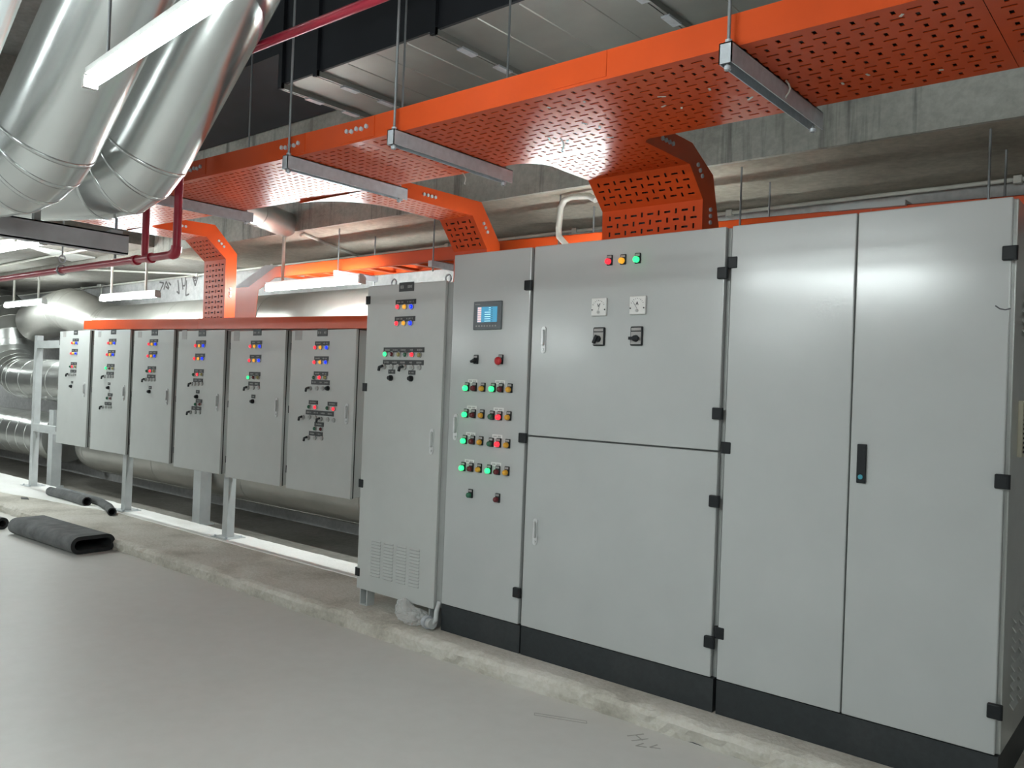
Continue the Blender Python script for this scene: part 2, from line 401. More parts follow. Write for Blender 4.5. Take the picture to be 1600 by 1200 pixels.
beam_o = struct(G().box(-5.2, 9, 0.83, 1.9, 2.78, 4.4), 'ceiling', 'soffit', 'lowered brown concrete soffit along the back wall')
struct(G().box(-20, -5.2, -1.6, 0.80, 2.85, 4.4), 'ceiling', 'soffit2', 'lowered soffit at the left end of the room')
struct(G().box(-5.2, 9, 0.80, 0.83, 2.78, 4.4), 'trim_1', 'beam', 'water-streaked concrete face of the beam behind the cable tray')

# concrete plinth with a rough front edge
def plinth():
    g = G()
    nx, prof = 560, []
    x0, x1 = -14.0, 5.5
    rows = [(-0.145, 0.0), (-0.15, 0.03), (-0.152, 0.065), (-0.14, 0.09), (-0.11, 0.1), (0.02, 0.1), (0.2, 0.1), (0.42, 0.1), (0.6, 0.1), (0.75, 0.1), (0.765, 0.08), (0.76, 0.0)]
    V = []
    for i in range(nx + 1):
        x = x0 + (x1 - x0) * i / nx
        for k, (y, z) in enumerate(rows):
            a = mnoise.noise(Vector((x * 2.1, y * 4, z * 9)))
            b = mnoise.noise(Vector((x * 11, y * 14 + 3, z * 30)))
            c = mnoise.noise(Vector((x * 31, 7 + k * 3.1, 0)))
            dy = dz = 0.0
            if k <= 4:
                dy = a * 0.022 + b * 0.016 + c * 0.008
                if k in (3, 4):
                    dz = -abs(b) * 0.016 - max(0, a - 0.25) * 0.05 + c * 0.003
            elif k >= 9:
                dy = a * 0.03 + b * 0.02
            else:
                dz = a * 0.002
            if k == 0 or k == len(rows) - 1:
                dz = 0
            V.append((x, y + dy, max(0, z + dz)))
    n = len(rows)
    F = []
    for i in range(nx):
        for k in range(n - 1):
            F.append((i * n + k, i * n + k + 1, (i + 1) * n + k + 1, (i + 1) * n + k))
    g.add(V, F)
    return g
plinth_o = struct(plinth(), 'trim_2', 'pad', 'low concrete plinth with a chipped front edge under the cabinets')
def screed():
    g = G(); V = []; F = []
    nx = 260
    for i in range(nx + 1):
        x = -13.0 + 12.3 * i / nx
        a = mnoise.noise(Vector((x * 5, 2, 0))) * 0.012
        b = mnoise.noise(Vector((x * 7, 9, 0))) * 0.015
        y0 = 0.455 + a if x > -5.0 else 0.455 + a - min(0.45, (-5.0 - x) * 0.16)
        V += [(x, y0, 0.1), (x, y0 + 0.004, 0.106), (x, 0.6, 0.107), (x, 0.74 + b, 0.106), (x, 0.765 + b, 0.085)]
    for i in range(nx):
        for k in range(4):
            F.append((i * 5 + k, i * 5 + k + 1, (i + 1) * 5 + k + 1, (i + 1) * 5 + k))
    g.add(V, F)
    return g
struct(screed(), 'trim_3', 'whitepad', 'strip of white screed along the back of the plinth')

# faint marks on floor and wall
def strokes(name, pts_list, plane, w, mat, parent):
    g = G()
    for pts in pts_list:
        for a, b in zip(pts[:-1], pts[1:]):
            a, b = Vector(a), Vector(b)
            nrm = Vector(plane)
            g.beam(a, b, w, 0.0012, nrm)
    return g.build(name, mat, parent)
MT['pencil'] = plain('grey_pencil_mark', (0.4, 0.385, 0.36), 0.8)
MT['pencil2'] = plain('dark_crayon_mark', (0.12, 0.11, 0.11), 0.8)

# ================================================================== batten lamps
def batten(p, d, length, label, pend=(), group=None, k_=1.0):
    """LED batten from point p along direction d"""
    p, d = Vector(p), Vector(d).normalized()
    t = thing('batten_light', p, label, 'lamp', group)
    a, b = p, p + d * length
    g = G(); g.beam(a + Vector((0, 0, .034)), b + Vector((0, 0, .034)), 0.05 * k_, 0.03 * k_); g.build('housing', 'white', t)
    s = d.cross(Vector((0, 0, 1))).normalized()
    g = G()
    prof = [(-.028, .018), (-.032, .0), (-.022, -.02), (0, -.028), (.022, -.02), (.032, .0), (.028, .018)]
    V = [q + (s * x + Vector((0, 0, z))) * k_ for q in (a + d * .012, b - d * .012) for x, z in prof]
    n = len(prof)
    g.add(V, [tuple(range(n))[::-1], tuple(range(n, 2 * n))] + [(i, (i + 1) % n, (i + 1) % n + n, i + n) for i in range(n)])
    g.build('diffuser', 'tube', t)
    for q in (a, b):
        e = G(); e.beam(q - d * .01, q + d * .012, 0.066 * k_, 0.056 * k_); e.build('end_cap', 'white', t)
    for (k, ztop) in pend:
        q = p + d * length * k
        G().cyl(q + Vector((0, 0, .03)), Vector((q.x, q.y, ztop)), 0.014 if k_ == 1 else 0.005, 8).build('pendant_tube' if k_ == 1 else 'suspension_wire', 'pvc' if k_ == 1 else 'rod', t)
    return t
LN = Vector((1.0, -0.078, 0.0))
batten((0.715, -2.33, 2.366), LN, 1.2, 'nearest LED batten glowing in front of the big silver pipes', [(.12, 4.4), (.85, 4.4)], None, .6)
batten((-3.08, .80, 2.309), (1, 0, 0), 1.29, 'LED batten hung beside the orange ladder tray above the last wall panels', [(.17, 2.79)])
batten((-6.38, .80, 2.355), (1, 0, -.01), 1.29, 'middle LED batten of the three above the small wall panels', [(.17, 2.79), (.8, 2.79)])
batten((-9.35, .80, 2.385), (1, 0, 0), 1.3, 'leftmost LED batten hanging beside the silver elbows', [(.2, 2.79), (.85, 2.79)])
batten((-6.55, -.30, 2.74), (1, .04, 0), 1.25, 'distant LED batten high at the left edge beyond the steel beam', [(.5, 2.85)])
OFF = [(2.9, -5.2, 2.75, 'added unseen behind the camera, right of the middle'), (6.2, -5.0, 2.75, 'added unseen behind the camera, far right'),  # both added out of view for even light on the cabinets
       (.3, -4.9, 2.7, 'behind the camera, middle of its row'), (-5.4, -7.2, 2.3, 'two rows behind the camera, right of the pair'), (-7.9, -7.2, 2.3, 'two rows behind the camera, left of the pair'),
       (-6.4, -4.6, 2.7, 'added unseen left of the camera, nearest of its row'), (-9.4, -4.6, 2.7, 'added unseen left of the camera, middle of its row'), (-12.6, -4.6, 2.7, 'added unseen left of the camera, farthest of its row'),  # whole row added out of view to brighten the left side
       (-9.8, -3.0, 2.75, 'added unseen over the floor left of the camera'),  # one more added fill batten for the left
       (-2.6, -9.5, 2.7, 'added unseen three rows behind the camera, middle'), (3.0, -9.5, 2.7, 'added unseen three rows behind the camera, right'), (-14.5, .3, 2.4, 'added unseen far left beyond the silver elbows'), (-.1, .80, 2.19, 'hidden behind the two-meter cabinet')]  # added fill battens, except the hidden one behind the cabinet
for (x, y, z, lab) in OFF:
    batten((x, y, z), (1, 0, 0), 1.25, 'LED batten ' + lab, [(.5, 4.4)], 'LED battens outside the view')

# ================================================================== panel fittings (shared meshes)
def ind_small(kind):
    def fn(g):
        g.mi = 0; g.cyl((0, 0, 0), (0, -.009, 0), .017, 14)
        g.mi = 1
        g.rings([((0, -.009, 0), (0, -1, 0), .0138), ((0, -.015, 0), (0, -1, 0), .0128), ((0, -.0195, 0), (0, -1, 0), .008)], 14)
    return shared('indicator_' + kind, fn, ['ring', LENS[kind]])
def sil_mesh():
    def fn(g):
        g.mi = 0; g.cyl((0, 0, 0), (0, -.011, 0), .0165, 14)
        g.mi = 1; g.cyl((0, -.011, 0), (0, -.013, 0), .009, 12)
    return shared('push_button', fn, ['ring', 'frame'])
def key_mesh():
    def fn(g):
        g.mi = 0; g.cyl((0, 0, 0), (0, -.012, 0), .0165, 14)
        g.mi = 1
        g.beam((.004, -.02, .006), (-.022, -.026, -.004), .012, .014)
        g.beam((-.02, -.026, .0), (-.026, -.026, -.026), .012, .012, (0, 1, 0))
    return shared('key_switch', fn, ['ring', 'black'])
def knob_mesh():
    def fn(g):
        g.mi = 0; g.cyl((0, 0, 0), (0, -.012, 0), .018, 14); g.cyl((0, -.012, 0), (0, -.026, 0), .014, 14, .012)
        g.mi = 1; g.box(-.018, -.011, -.014, -.0115, -.006, .006)
    return shared('rotary_knob', fn, ['black', 'white'])
def legend_mesh(w, h):
    def fn(g):
        g.mi = 0; g.box(-w / 2, w / 2, -.003, 0, -h / 2, h / 2)
        g.mi = 1
        rnd = random.Random(int(w * 1000 + h * 77))
        groups = max(1, round(w / .075))
        for k in range(groups):
            c0 = -w / 2 + w * (k + .5) / groups
            gw = w / groups * .62
            nl = max(4, int(gw / .008))
            for i in range(nl):
                if rnd.random() < .15: continue
                a = c0 - gw / 2 + gw * i / nl
                hh = h * rnd.choice((.16, .13, .18))
                g.box(a, a + gw / nl * .62, -.0036, -.003, -hh, hh)
    return shared('legend_%d_%d' % (w * 1000, h * 1000), fn, ['legend', 'print'])
def handle_mesh(h):
    def fn(g):
        w = h * .2
        pts = []
        for k in range(7): pts.append((w / 2 * math.cos(PI * k / 6), h / 2 - w / 2 + w / 2 * math.sin(PI * k / 6)))
        for k in range(7): pts.append((-w / 2 * math.cos(PI * k / 6), -h / 2 + w / 2 - w / 2 * math.sin(PI * k / 6)))
        g.mi = 0; g.prism([(x, 0, z) for x, z in pts], (0, -.006, 0))
        g.mi = 1; g.prism([(x * .62, -.0062, z * .62 + h * .08) for x, z in pts], (0, -.0016, 0))
        g.mi = 0; g.bbox(-w * .22, w * .22, -.02, -.005, -h * .2, h * .36, .003)
        g.cyl((0, -.006, -h * .36), (0, -.011, -h * .36), w * .22, 10)
    return shared('swing_handle_%d' % (h * 1000), fn, ['chrome', 'frame'])
def hinge_mesh():
    def fn(g):
        g.bbox(-.021, .021, -.018, .004, -.026, .026, .004)
        g.cyl((.019, -.008, -.026), (.019, -.008, .026), .010, 8)
    return shared('block_hinge', fn, 'black')
def small_hinge_mesh():
    def fn(g):
        g.cyl((0, -.004, -.028), (0, -.004, .028), .009, 8)
        g.box(0, .012, -.006, .004, -.022, .022)
    return shared('pin_hinge', fn, 'black')

def fit(items, parent, y):
    for it in items:
        k, x, z = it[:3]
        if k in LENS:
            o = link('indicator_light', ind_small(k), parent, (x, y, z)); o['label'] = LENS_WORD[k] + ' indicator light'
        elif k == 'sil': link('push_button', sil_mesh(), parent, (x, y, z))
        elif k == 'key': link('key_switch', key_mesh(), parent, (x, y, z))
        elif k == 'knob': link('rotary_knob', knob_mesh(), parent, (x, y, z))
        elif k == 'leg': link('legend_plate', legend_mesh(it[3], it[4]), parent, (x, y, z))
        elif k == 'plate': link('name_plate', legend_mesh(it[3], it[4]), parent, (x, y, z))
        elif k == 'sticker':
            link('sticker', shared('sticker_%d' % (it[3] * 1000), lambda g: g.box(-it[3] / 2, it[3] / 2, -.001, 0, -it[4] / 2, it[4] / 2), 'sticker'), parent, (x, y, z))
        elif k == 'handle': link('door_handle', handle_mesh(.15), parent, (x, y, z))

# ================================================================== small wall panels on the frame
YP = 0.38
PANEL_LABEL = {
    1: 'leftmost small grey wall panel, next to the bare end of the steel frame',
    2: 'second small grey wall panel from the left, green lamp lit, two extra control rows',
    3: 'third small grey wall panel from the left, red lamp lit, single control column',
    4: 'fourth small grey wall panel from the left, in front of the tall orange cable drop',
    5: 'fifth small grey wall panel from the left, green lamp lit beside a tiny white sticker',
    6: 'widest and most crowded small wall panel, beside the tall louvred cabinet',
}
for n in range(1, 7):
    x0, x1, z0, z1 = T_rect[n]
    t = thing('electrical_cabinet', (x0, YP + .12, z0), PANEL_LABEL[n], 'electrical cabinet', 'small wall panels on the frame')
    G().bbox(x0 + .012, x1 - .008, YP + .028, YP + .16, z0 + .006, z1 - .004, .004).build('body', 'panel', t)
    g = G(); g.box(x0 + .004, x1 - .002, YP + .02, YP + .03, z0 + .003, z1 - .003); g.build('gasket', 'dark', t)
    door = G().bbox(x0, x1, YP, YP + .021, z0, z1, .003).build('door', 'panel', t)
    fit(T_P[n], door, YP)
    for kz in (.9, .5, .12):
        link('hinge', small_hinge_mesh(), door, (x0 - .006, YP + .012, z0 + (z1 - z0) * kz))

# steel frame carrying them
t = thing('panel_frame', (-7.4, .62, .1), 'welded grey steel frame carrying the six small wall panels', 'frame')
for x in (-7.56, -5.12, -3.2):
    zt = 1.93 if x < -7 else 1.85
    post = G()
    post.box(x - .04, x + .04, .545, .615, .106, zt)
    p_ = post.build('post', 'galvpaint', t)
    bp = G(); bp.box(x - .12, x + .12, .48, .68, .1, .112); b_ = bp.build('base_plate', 'galvpaint', t)
    for dx in (-.09, .09):
        for dy in (.51, .65):
            link('anchor_bolt', bolt_mesh('z'), b_, (x + dx, dy, .112))
G().box(-7.52, -1.1, .545, .6, 1.775, 1.865).build('rail', 'galvpaint', t)
G().box(-7.52, -1.1, .545, .6, .77, .86).build('rail', 'galvpaint', t)

# red cable trough on top of the panels
t = thing('cable_trough', (-5.84, .4, 1.96), 'long red cable trough lying on top of the small wall panels', 'cable tray')
for i, (a, b) in enumerate([(-5.84, -3.5), (-3.497, -1.16)]):
    za, zb = 1.962 - (a + 5.84) * .0173, 1.962 - (b + 5.84) * .0173
    for (ya, yb, nm) in ((.385, .389, 'front_flange'), (.62, .624, 'rear_flange')):
        G().hexa([(a, ya, za), (b, ya, zb), (b, yb, zb), (a, yb, za), (a, ya, za + .095), (b, ya, zb + .09), (b, yb, zb + .09), (a, yb, za + .095)]).build(nm, 'orange', t)
    G().hexa([(a, .389, za + .001), (b, .389, zb + .001), (b, .62, zb + .001), (a, .62, za + .001), (a, .389, za + .004), (b, .389, zb + .004), (b, .62, zb + .004), (a, .62, za + .004)]).build('base_plate', 'orange', t)

# ================================================================== tall louvred cabinet
t = thing('control_cabinet', (-.4, .3, .1), 'tall narrow grey cabinet with louvres low on its door, standing on short legs', 'control cabinet')
G().bbox(-.735, -.012, .03, .7, .215, 2.1, .004).build('body', 'panel', t)
G().box(-.06, -.016, .022, .034, .22, 2.095).build('frame_edge', 'frame', t)
door = G().bbox(-.748, -.058, 0, .022, .205, 2.107, .004).build('door', 'panel', t)
fit(T_c7, door, 0)
for (_, x, z) in T_hin['C7']:
    link('hinge', hinge_mesh(), door, (-.742, 0, z), (0, 0, PI))
def louver(w):
    def fn(g):
        g.mi = 0; g.prism([(-w / 2, 0, .006), (-w / 2, -.007, -.004), (-w / 2, 0, -.004)], (w, 0, 0))
        g.mi = 1; g.box(-w / 2, w / 2, -.0012, 0, -.0085, -.0042)
    return shared('louvre_%d' % (w * 1000), fn, ['panel', 'frame'])
for c in range(4):
    for r in range(12):
        link('louvre', louver(.085), door, (-.575 + c * .115, 0, .525 - r * .0195))
for x in (-.70, -.08):
    for y in (.05, .6):
        lg = G()
        lg.box(x - .035, x - .027, y - .03, y + .03, .1, .215); lg.box(x + .027, x + .035, y - .03, y + .03, .1, .215)
        lg.box(x - .027, x + .027, y - .03, y + .03, .1, .107); lg.box(x - .027, x + .027, y - .03, y + .03, .208, .215)
        lg.build('leg', 'galvpaint', t)
for x in (-.62, -.14):
    g = G(); g.cyl((x, .1, 2.1), (x, .1, 2.112), .015, 10)
    g.tube([(x + .022 * math.cos(a), .1, 2.136 + .022 * math.sin(a)) for a in [i * 2 * PI / 14 for i in range(15)]], .006, 6)
    g.build('lifting_eye', 'galv', t)

# ================================================================== the three large cabinets
def carcass(t, x0, x1, depth=.6, side=None):
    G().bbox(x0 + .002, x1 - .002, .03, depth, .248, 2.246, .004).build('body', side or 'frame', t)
    G().box(x0 + .004, x1 - .004, .004, depth - .02, .1, .248).build('plinth', 'plinth', t)
    return t
def leaf(t, x0, x1, z0, z1, name='door'):
    return G().bbox(x0, x1, 0, .026, z0, z1, .0045).build(name, 'cab', t)
def big_ind(t, k, x, z, ylens=-.03):
    """22 mm device: black holder with white legend insert and protruding lens"""
    def holder(g):
        g.mi = 0; g.bbox(-.016, .016, -.009, 0, -.017, .033, .003); g.cyl((0, -.009, 0), (0, -.014, 0), .0155, 14)
        g.mi = 1; g.box(-.012, .012, -.0096, -.009, .018, .029)
    o = link('indicator_light', shared('holder', holder, ['black', 'sticker']), t, (x, 0, z))
    o['label'] = LENS_WORD['O' if k == 'Od' else k].replace('lit amber', 'amber') + ' indicator light'
    def lens(g):
        g.rings([((0, -.014, 0), (0, -1, 0), .0148), ((0, -.028, 0), (0, -1, 0), .0142), ((0, -.033, 0), (0, -1, 0), .0105), ((0, -.035, 0), (0, -1, 0), .004)], 16)
    link('lens', shared('lens_' + k, lens, LENS[k]), o, (x, 0, z))
    return o

# touch-screen cabinet
t = carcass(thing('control_cabinet', (.29, .3, .1), 'narrow white-grey cabinet with a small touch screen and rows of indicator lights', 'control cabinet'), 0, .588)
door = leaf(t, .004, .572, .252, 2.248)
for (k, x, z) in T_plc:
    big_ind(t, 'Od' if k == 'O' else k, x, z)
for it in T_plclab:
    if it[0] == 'lab':
        def lab(g):
            g.mi = 0; g.box(-.036, .036, -.001, 0, -.011, .011)
            g.mi = 1
            for i in range(9):
                if i != 4: g.box(-.026 + i * .006, -.0225 + i * .006, -.0013, -.001, -.004, .005)
        link('label_strip', shared('label_strip', lab, ['white', 'print']), t, (it[1], 0, it[2]))
link('door_handle', handle_mesh(.15), door, (.066, 0, 1.265))
for (_, x, z) in T_hin['PLC']:
    link('hinge', hinge_mesh(), door, (.562, 0, z))
# touch screen
MT['scr'] = emit('blue_screen', (.05, .36, .6), .17, (.02, .1, .16))
MT['scrw'] = emit('screen_pale_line', (.55, .8, .95), .18)
MT['scrp'] = emit('screen_pink_button', (.75, .5, .48), .17)
MT['scrd'] = plain('screen_dark_glyph', (.01, .06, .08), .3)
MT['scrbez'] = plain('slate_screen_bezel', (.11, .125, .135), .4)
sx0, sx1, sz0, sz1 = .178, .384, 1.815, 1.972
scr = G().bbox(sx0, sx1, -.012, 0, sz0, sz1, .004).build('touch_screen', 'scrbez', t)
scr['label'] = 'small operator touch screen with a dark bezel'
w, h = sx1 - sx0, sz1 - sz0
ax0, ax1, az0, az1 = sx0 + .15 * w, sx0 + .86 * w, sz0 + .26 * h, sz0 + .80 * h
G().box(ax0, ax1, -.0128, -.012, az0, az1).build('display', 'scr', scr)
for i in range(7):
    z = az1 - (i + .5) * (az1 - az0) / 7
    G().box(ax0 + .003, ax0 + .03, -.0134, -.0128, z - .0048, z + .0048).build('screen_button', 'scrp', scr)
    a = ax0 + (.085 if i < 2 else .055)
    G().box(a, ax0 + .098, -.0134, -.0128, z - .0016, z + .0016).build('screen_line', 'scrw', scr)
    G().box(ax0 + .104, ax0 + .113, -.0134, -.0128, z - .002, z + .002).build('screen_mark', 'scrd', scr)
G().box(sx0 + .012, sx0 + .05, -.0128, -.012, sz1 - .018, sz1 - .0145).build('bezel_print', 'print', scr)
for i in range(8):
    G().box(sx0 + .022 + i * .02, sx0 + .033 + i * .02, -.0128, -.012, sz0 + .016, sz0 + .024).build('function_key', 'frame', scr)
# selector and emergency stop
(_, x, z) = T_plcsw[0]
g = G(); g.bbox(x - .016, x + .016, -.009, 0, z - .017, z + .033, .003); g.cyl((x, -.009, z), (x, -.016, z), .0155, 14)
o = g.build('selector_switch', 'black', t)
G().beam((x + .012, -.026, z + .008), (x - .016, -.026, z - .006), .02, .011, (0, 0, 1)).build('lever', 'black', o)
G().box(x - .012, x + .012, -.0096, -.009, z + .018, z + .029).build('legend_insert', 'sticker', o)
(_, x, z) = T_plcsw[1]
g = G(); g.bbox(x - .016, x + .016, -.009, 0, z - .017, z + .036, .003); g.cyl((x, -.009, z), (x, -.02, z), .014, 14)
o = g.build('emergency_stop', 'black', t)
MT['stopred'] = plain('red_mushroom_plastic', (.5, .02, .025), .35)
G().rings([((x, -.018, z), (0, -1, 0), .016), ((x, -.024, z), (0, -1, 0), .0225), ((x, -.034, z), (0, -1, 0), .0215), ((x, -.039, z), (0, -1, 0), .014), ((x, -.04, z), (0, -1, 0), .004)], 18).build('mushroom_button', 'stopred', o)
G().box(x - .012, x + .012, -.0096, -.009, z + .02, z + .032).build('legend_insert', 'sticker', o)

# two-door cabinet (upper / lower door)
t = carcass(thing('control_cabinet', (1.14, .3, .1), 'wide grey cabinet with upper and lower door, two meters and three lit lamps', 'control cabinet'), .59, 1.694)
du = leaf(t, .592, 1.676, 1.2535, 2.248, 'upper_door')
dl = leaf(t, .592, 1.676, .252, 1.2465, 'lower_door')
for (k, x, z) in T_main:
    o = big_ind(t, k, x, z)
link('door_handle', handle_mesh(.14), du, (.676, 0, 1.755))
link('door_handle', handle_mesh(.14), dl, (.669, 0, .755))
for (_, x, z) in T_hin['MU']: link('hinge', hinge_mesh(), du, (1.668, 0, z))
for (_, x, z) in T_hin['ML']: link('hinge', hinge_mesh(), dl, (1.668, 0, z))
def letter(g, ch, x, z, s, y):
    if ch == 'V': segs = [((-.4, .5), (0, -.5)), ((.4, .5), (0, -.5))]
    else: segs = [((-.4, -.5), (0, .5)), ((.4, -.5), (0, .5)), ((-.2, -.1), (.2, -.1))]
    for (a, b) in segs:
        g.beam((x + a[0] * s, y, z + a[1] * s), (x + b[0] * s, y, z + b[1] * s), s * .2, .0008, (0, 1, 0))
for (k, x, z), ch in zip([m for m in T_mm if m[0] == 'meter'], 'VA'):
    s = .044
    o = G().bbox(x - s, x + s, -.016, 0, z - s, z + s, .004).build('panel_meter', 'white', t)
    o['label'] = 'square white analogue %s' % ('voltmeter' if ch == 'V' else 'ammeter')
    G().box(x - s * .9, x + s * .9, -.0168, -.016, z - s * .28, z + s * .88).build('dial', 'white', o)
    g = G()
    for i in range(9):
        a = PI * (.14 + .72 * i / 8)
        c, sn = math.cos(a), math.sin(a)
        g.beam((x + c * .033, -.0172, z - .004 + sn * .033), (x + c * .038, -.0172, z - .004 + sn * .038), .0026 if i % 2 == 0 else .0014, .0008, (0, 1, 0))
    letter(g, ch, x, z + .008, .016, -.0172)
    g.build('scale_marks', 'ink', o)
    G().beam((x, -.0176, z - .016), (x - .024 if ch == 'A' else x + .012, -.0176, z + .018), .0014, .0006, (0, 1, 0)).build('needle', 'ink', o)
    g = G()
    for dx in (-1, 1): g.cyl((x + dx * .037, -.016, z - .014), (x + dx * .037, -.0185, z - .014), .0038, 8)
    g.build('screw', 'ink', o)
    G().cyl((x, -.016, z - .026), (x, -.0185, z - .026), .008, 12).build('zero_adjuster', 'ring', o)
for i, (k, x, z) in enumerate([m for m in T_mm if m[0] == 'sw']):
    w, h = .033, .046
    o = G().bbox(x - w, x + w, -.014, 0, z - h, z + h, .005).build('selector_switch', 'black', t)
    G().box(x - w * .84, x + w * .84, -.0148, -.014, z - h * .86, z + h * .45).build('face_plate', 'sticker', o)
    G().box(x - w * .8, x + w * .8, -.0148, -.014, z + h * .56, z + h * .86).build('legend_insert', 'sticker', o)
    g = G(); g.cyl((x, -.0148, z - .012), (x, -.03, z - .012), .017, 16, .014)
    if i == 0: g.beam((x + .004, -.034, z + .004), (x - .014, -.034, z - .034), .014, .014, (0, 1, 0))
    else: g.beam((x - .026, -.034, z - .012), (x + .026, -.034, z - .012), .014, .014, (0, 1, 0))
    g.build('knob', 'black', o)

# double-door cabinet at the right
t = carcass(thing('control_cabinet', (2.25, .3, .1), 'plain wide grey double-door cabinet at the right end of the row', 'control cabinet'), 1.702, 2.793, .62, 'side')
dl = leaf(t, 1.706, 2.238, .252, 2.248)
dr = leaf(t, 2.2435, 2.778, .252, 2.248)
for (_, x, z) in T_hin['RL']: link('hinge', hinge_mesh(), dl, (1.714, 0, z), (0, 0, PI))
for (_, x, z) in T_hin['RR']: link('hinge', hinge_mesh(), dr, (2.772, 0, z))
lx, lz = 2.29, 1.25
lk = G().bbox(lx - .0175, lx + .0175, -.012, 0, lz - .077, lz + .077, .003).build('lock_handle', 'black', dr)
MTk = G(); MTk.mi = 0
MTk.cyl((lx, -.012, lz - .052), (lx, -.0165, lz - .052), .0095, 12)
MTk.build('key_plug', 'teal', dr)
g = G()
pts = [(2.733, 1.858), (2.748, 1.846), (2.765, 1.842), (2.782, 1.846)]
for a, b in zip(pts[:-1], pts[1:]): g.beam((a[0], -.0006, a[1]), (b[0], -.0006, b[1]), .0045, .0008, (0, 1, 0))
g.build('scuff_mark', 'ink', dr)
for (zc0, nl, yc) in ((.70, 10, .25), (.70, 10, .41), (1.92, 5, .25), (1.92, 5, .41)):
    for i in range(nl):
        z = zc0 - i * .036
        g = G(); g.prism([(2.791, yc - .06, z + .014), (2.791, yc + .06, z + .014), (2.803, yc + .05, z - .008), (2.803, yc - .05, z - .008)], (-.002, 0, -.004)); g.build('side_louvre', 'side', t)
v = G().bbox(2.79, 2.806, .165, .36, 1.31, 1.52, .003).build('vent_grille', 'cream', t)
for i in range(11):
    G().box(2.806, 2.8105, .185, .34, 1.325 + i * .0172, 1.333 + i * .0172).build('slat', 'dark', v)

# ================================================================== main cable tray
def zt(x):
    return 2.6 + max(0.0, .2 - x) * .02
YF, YB = -.97, -.305
TH = .105
t = thing('cable_tray', (.5, -.64, 2.6), 'long main orange perforated cable tray hung from the ceiling above the cabinets', 'cable tray')
segs = [(-3.46, -2.17), (-2.168, .33), (.332, 2.83), (2.832, 4.4)]
for (a, b) in segs:
    za, zb = zt(a), zt(b)
    G().perf((a, YF, za), (b - a, 0, zb - za), (0, YB - YF, 0), .056, .044, .02, .003, (0, 0, 1)).build('base_plate', 'orange', t, fix=False)
    g = G()
    g.hexa([(a, YF - .003, za), (b, YF - .003, zb), (b, YF, zb), (a, YF, za), (a, YF - .003, za + TH), (b, YF - .003, zb + TH), (b, YF, zb + TH), (a, YF, za + TH)])
    g.hexa([(a, YF, za + TH - .003), (b, YF, zb + TH - .003), (b, YF + .02, zb + TH - .003), (a, YF + .02, za + TH - .003), (a, YF, za + TH), (b, YF, zb + TH), (b, YF + .02, zb + TH), (a, YF + .02, za + TH)])
    g.build('side_rail', 'orange', t)
for (a, b) in [(-3.05, -1.05), (-.35, .66), (1.42, 4.4)]:
    za, zb = zt(a), zt(b)
    G().hexa([(a, YB, za), (b, YB, zb), (b, YB + .003, zb), (a, YB + .003, za), (a, YB, za + TH), (b, YB, zb + TH), (b, YB + .003, zb + TH), (a, YB + .003, za + TH)]).build('side_rail', 'orange', t)
for x, n in ((-1.15, 5), (-.22, 5), (.3, 5), (1.55, 0), (2.83, 0)):
    z = zt(x) + .055
    g = G(); g.box(x - .12, x + .12, YF - .006, YF - .003, z - .045, z + .047)
    cp = g.build('coupler_plate', 'orange', t)
    for i in range(n):
        link('bolt', bolt_mesh('y'), cp, (x - .07 + .035 * i, YF - .006, z + (.0 if i % 2 else .006)))
for i in range(16):     # torn bits of tape and ties under the tray
    rnd = random.Random(i)
    x = rnd.uniform(.9, 2.7); y = rnd.uniform(-.92, -.4)
    a = rnd.uniform(0, PI); l = rnd.uniform(.012, .035)
    G().beam((x, y, zt(x) - .002), (x + l * math.cos(a), y + l * math.sin(a), zt(x) - .003), .008, .0015).build('tape_scrap', 'pvc', t)
for (x, y) in ((2.18, -.62), (1.13, -.52), (.36, -.33)):
    pts = [(x + .012 * math.sin(k * .9), y + .006 * k, zt(x) - .002 - .05 * math.sin(k / 6 * PI * .55)) for k in range(7)]
    G().tube(pts, .0035, 5).build('cable_tie', 'pvc', t)

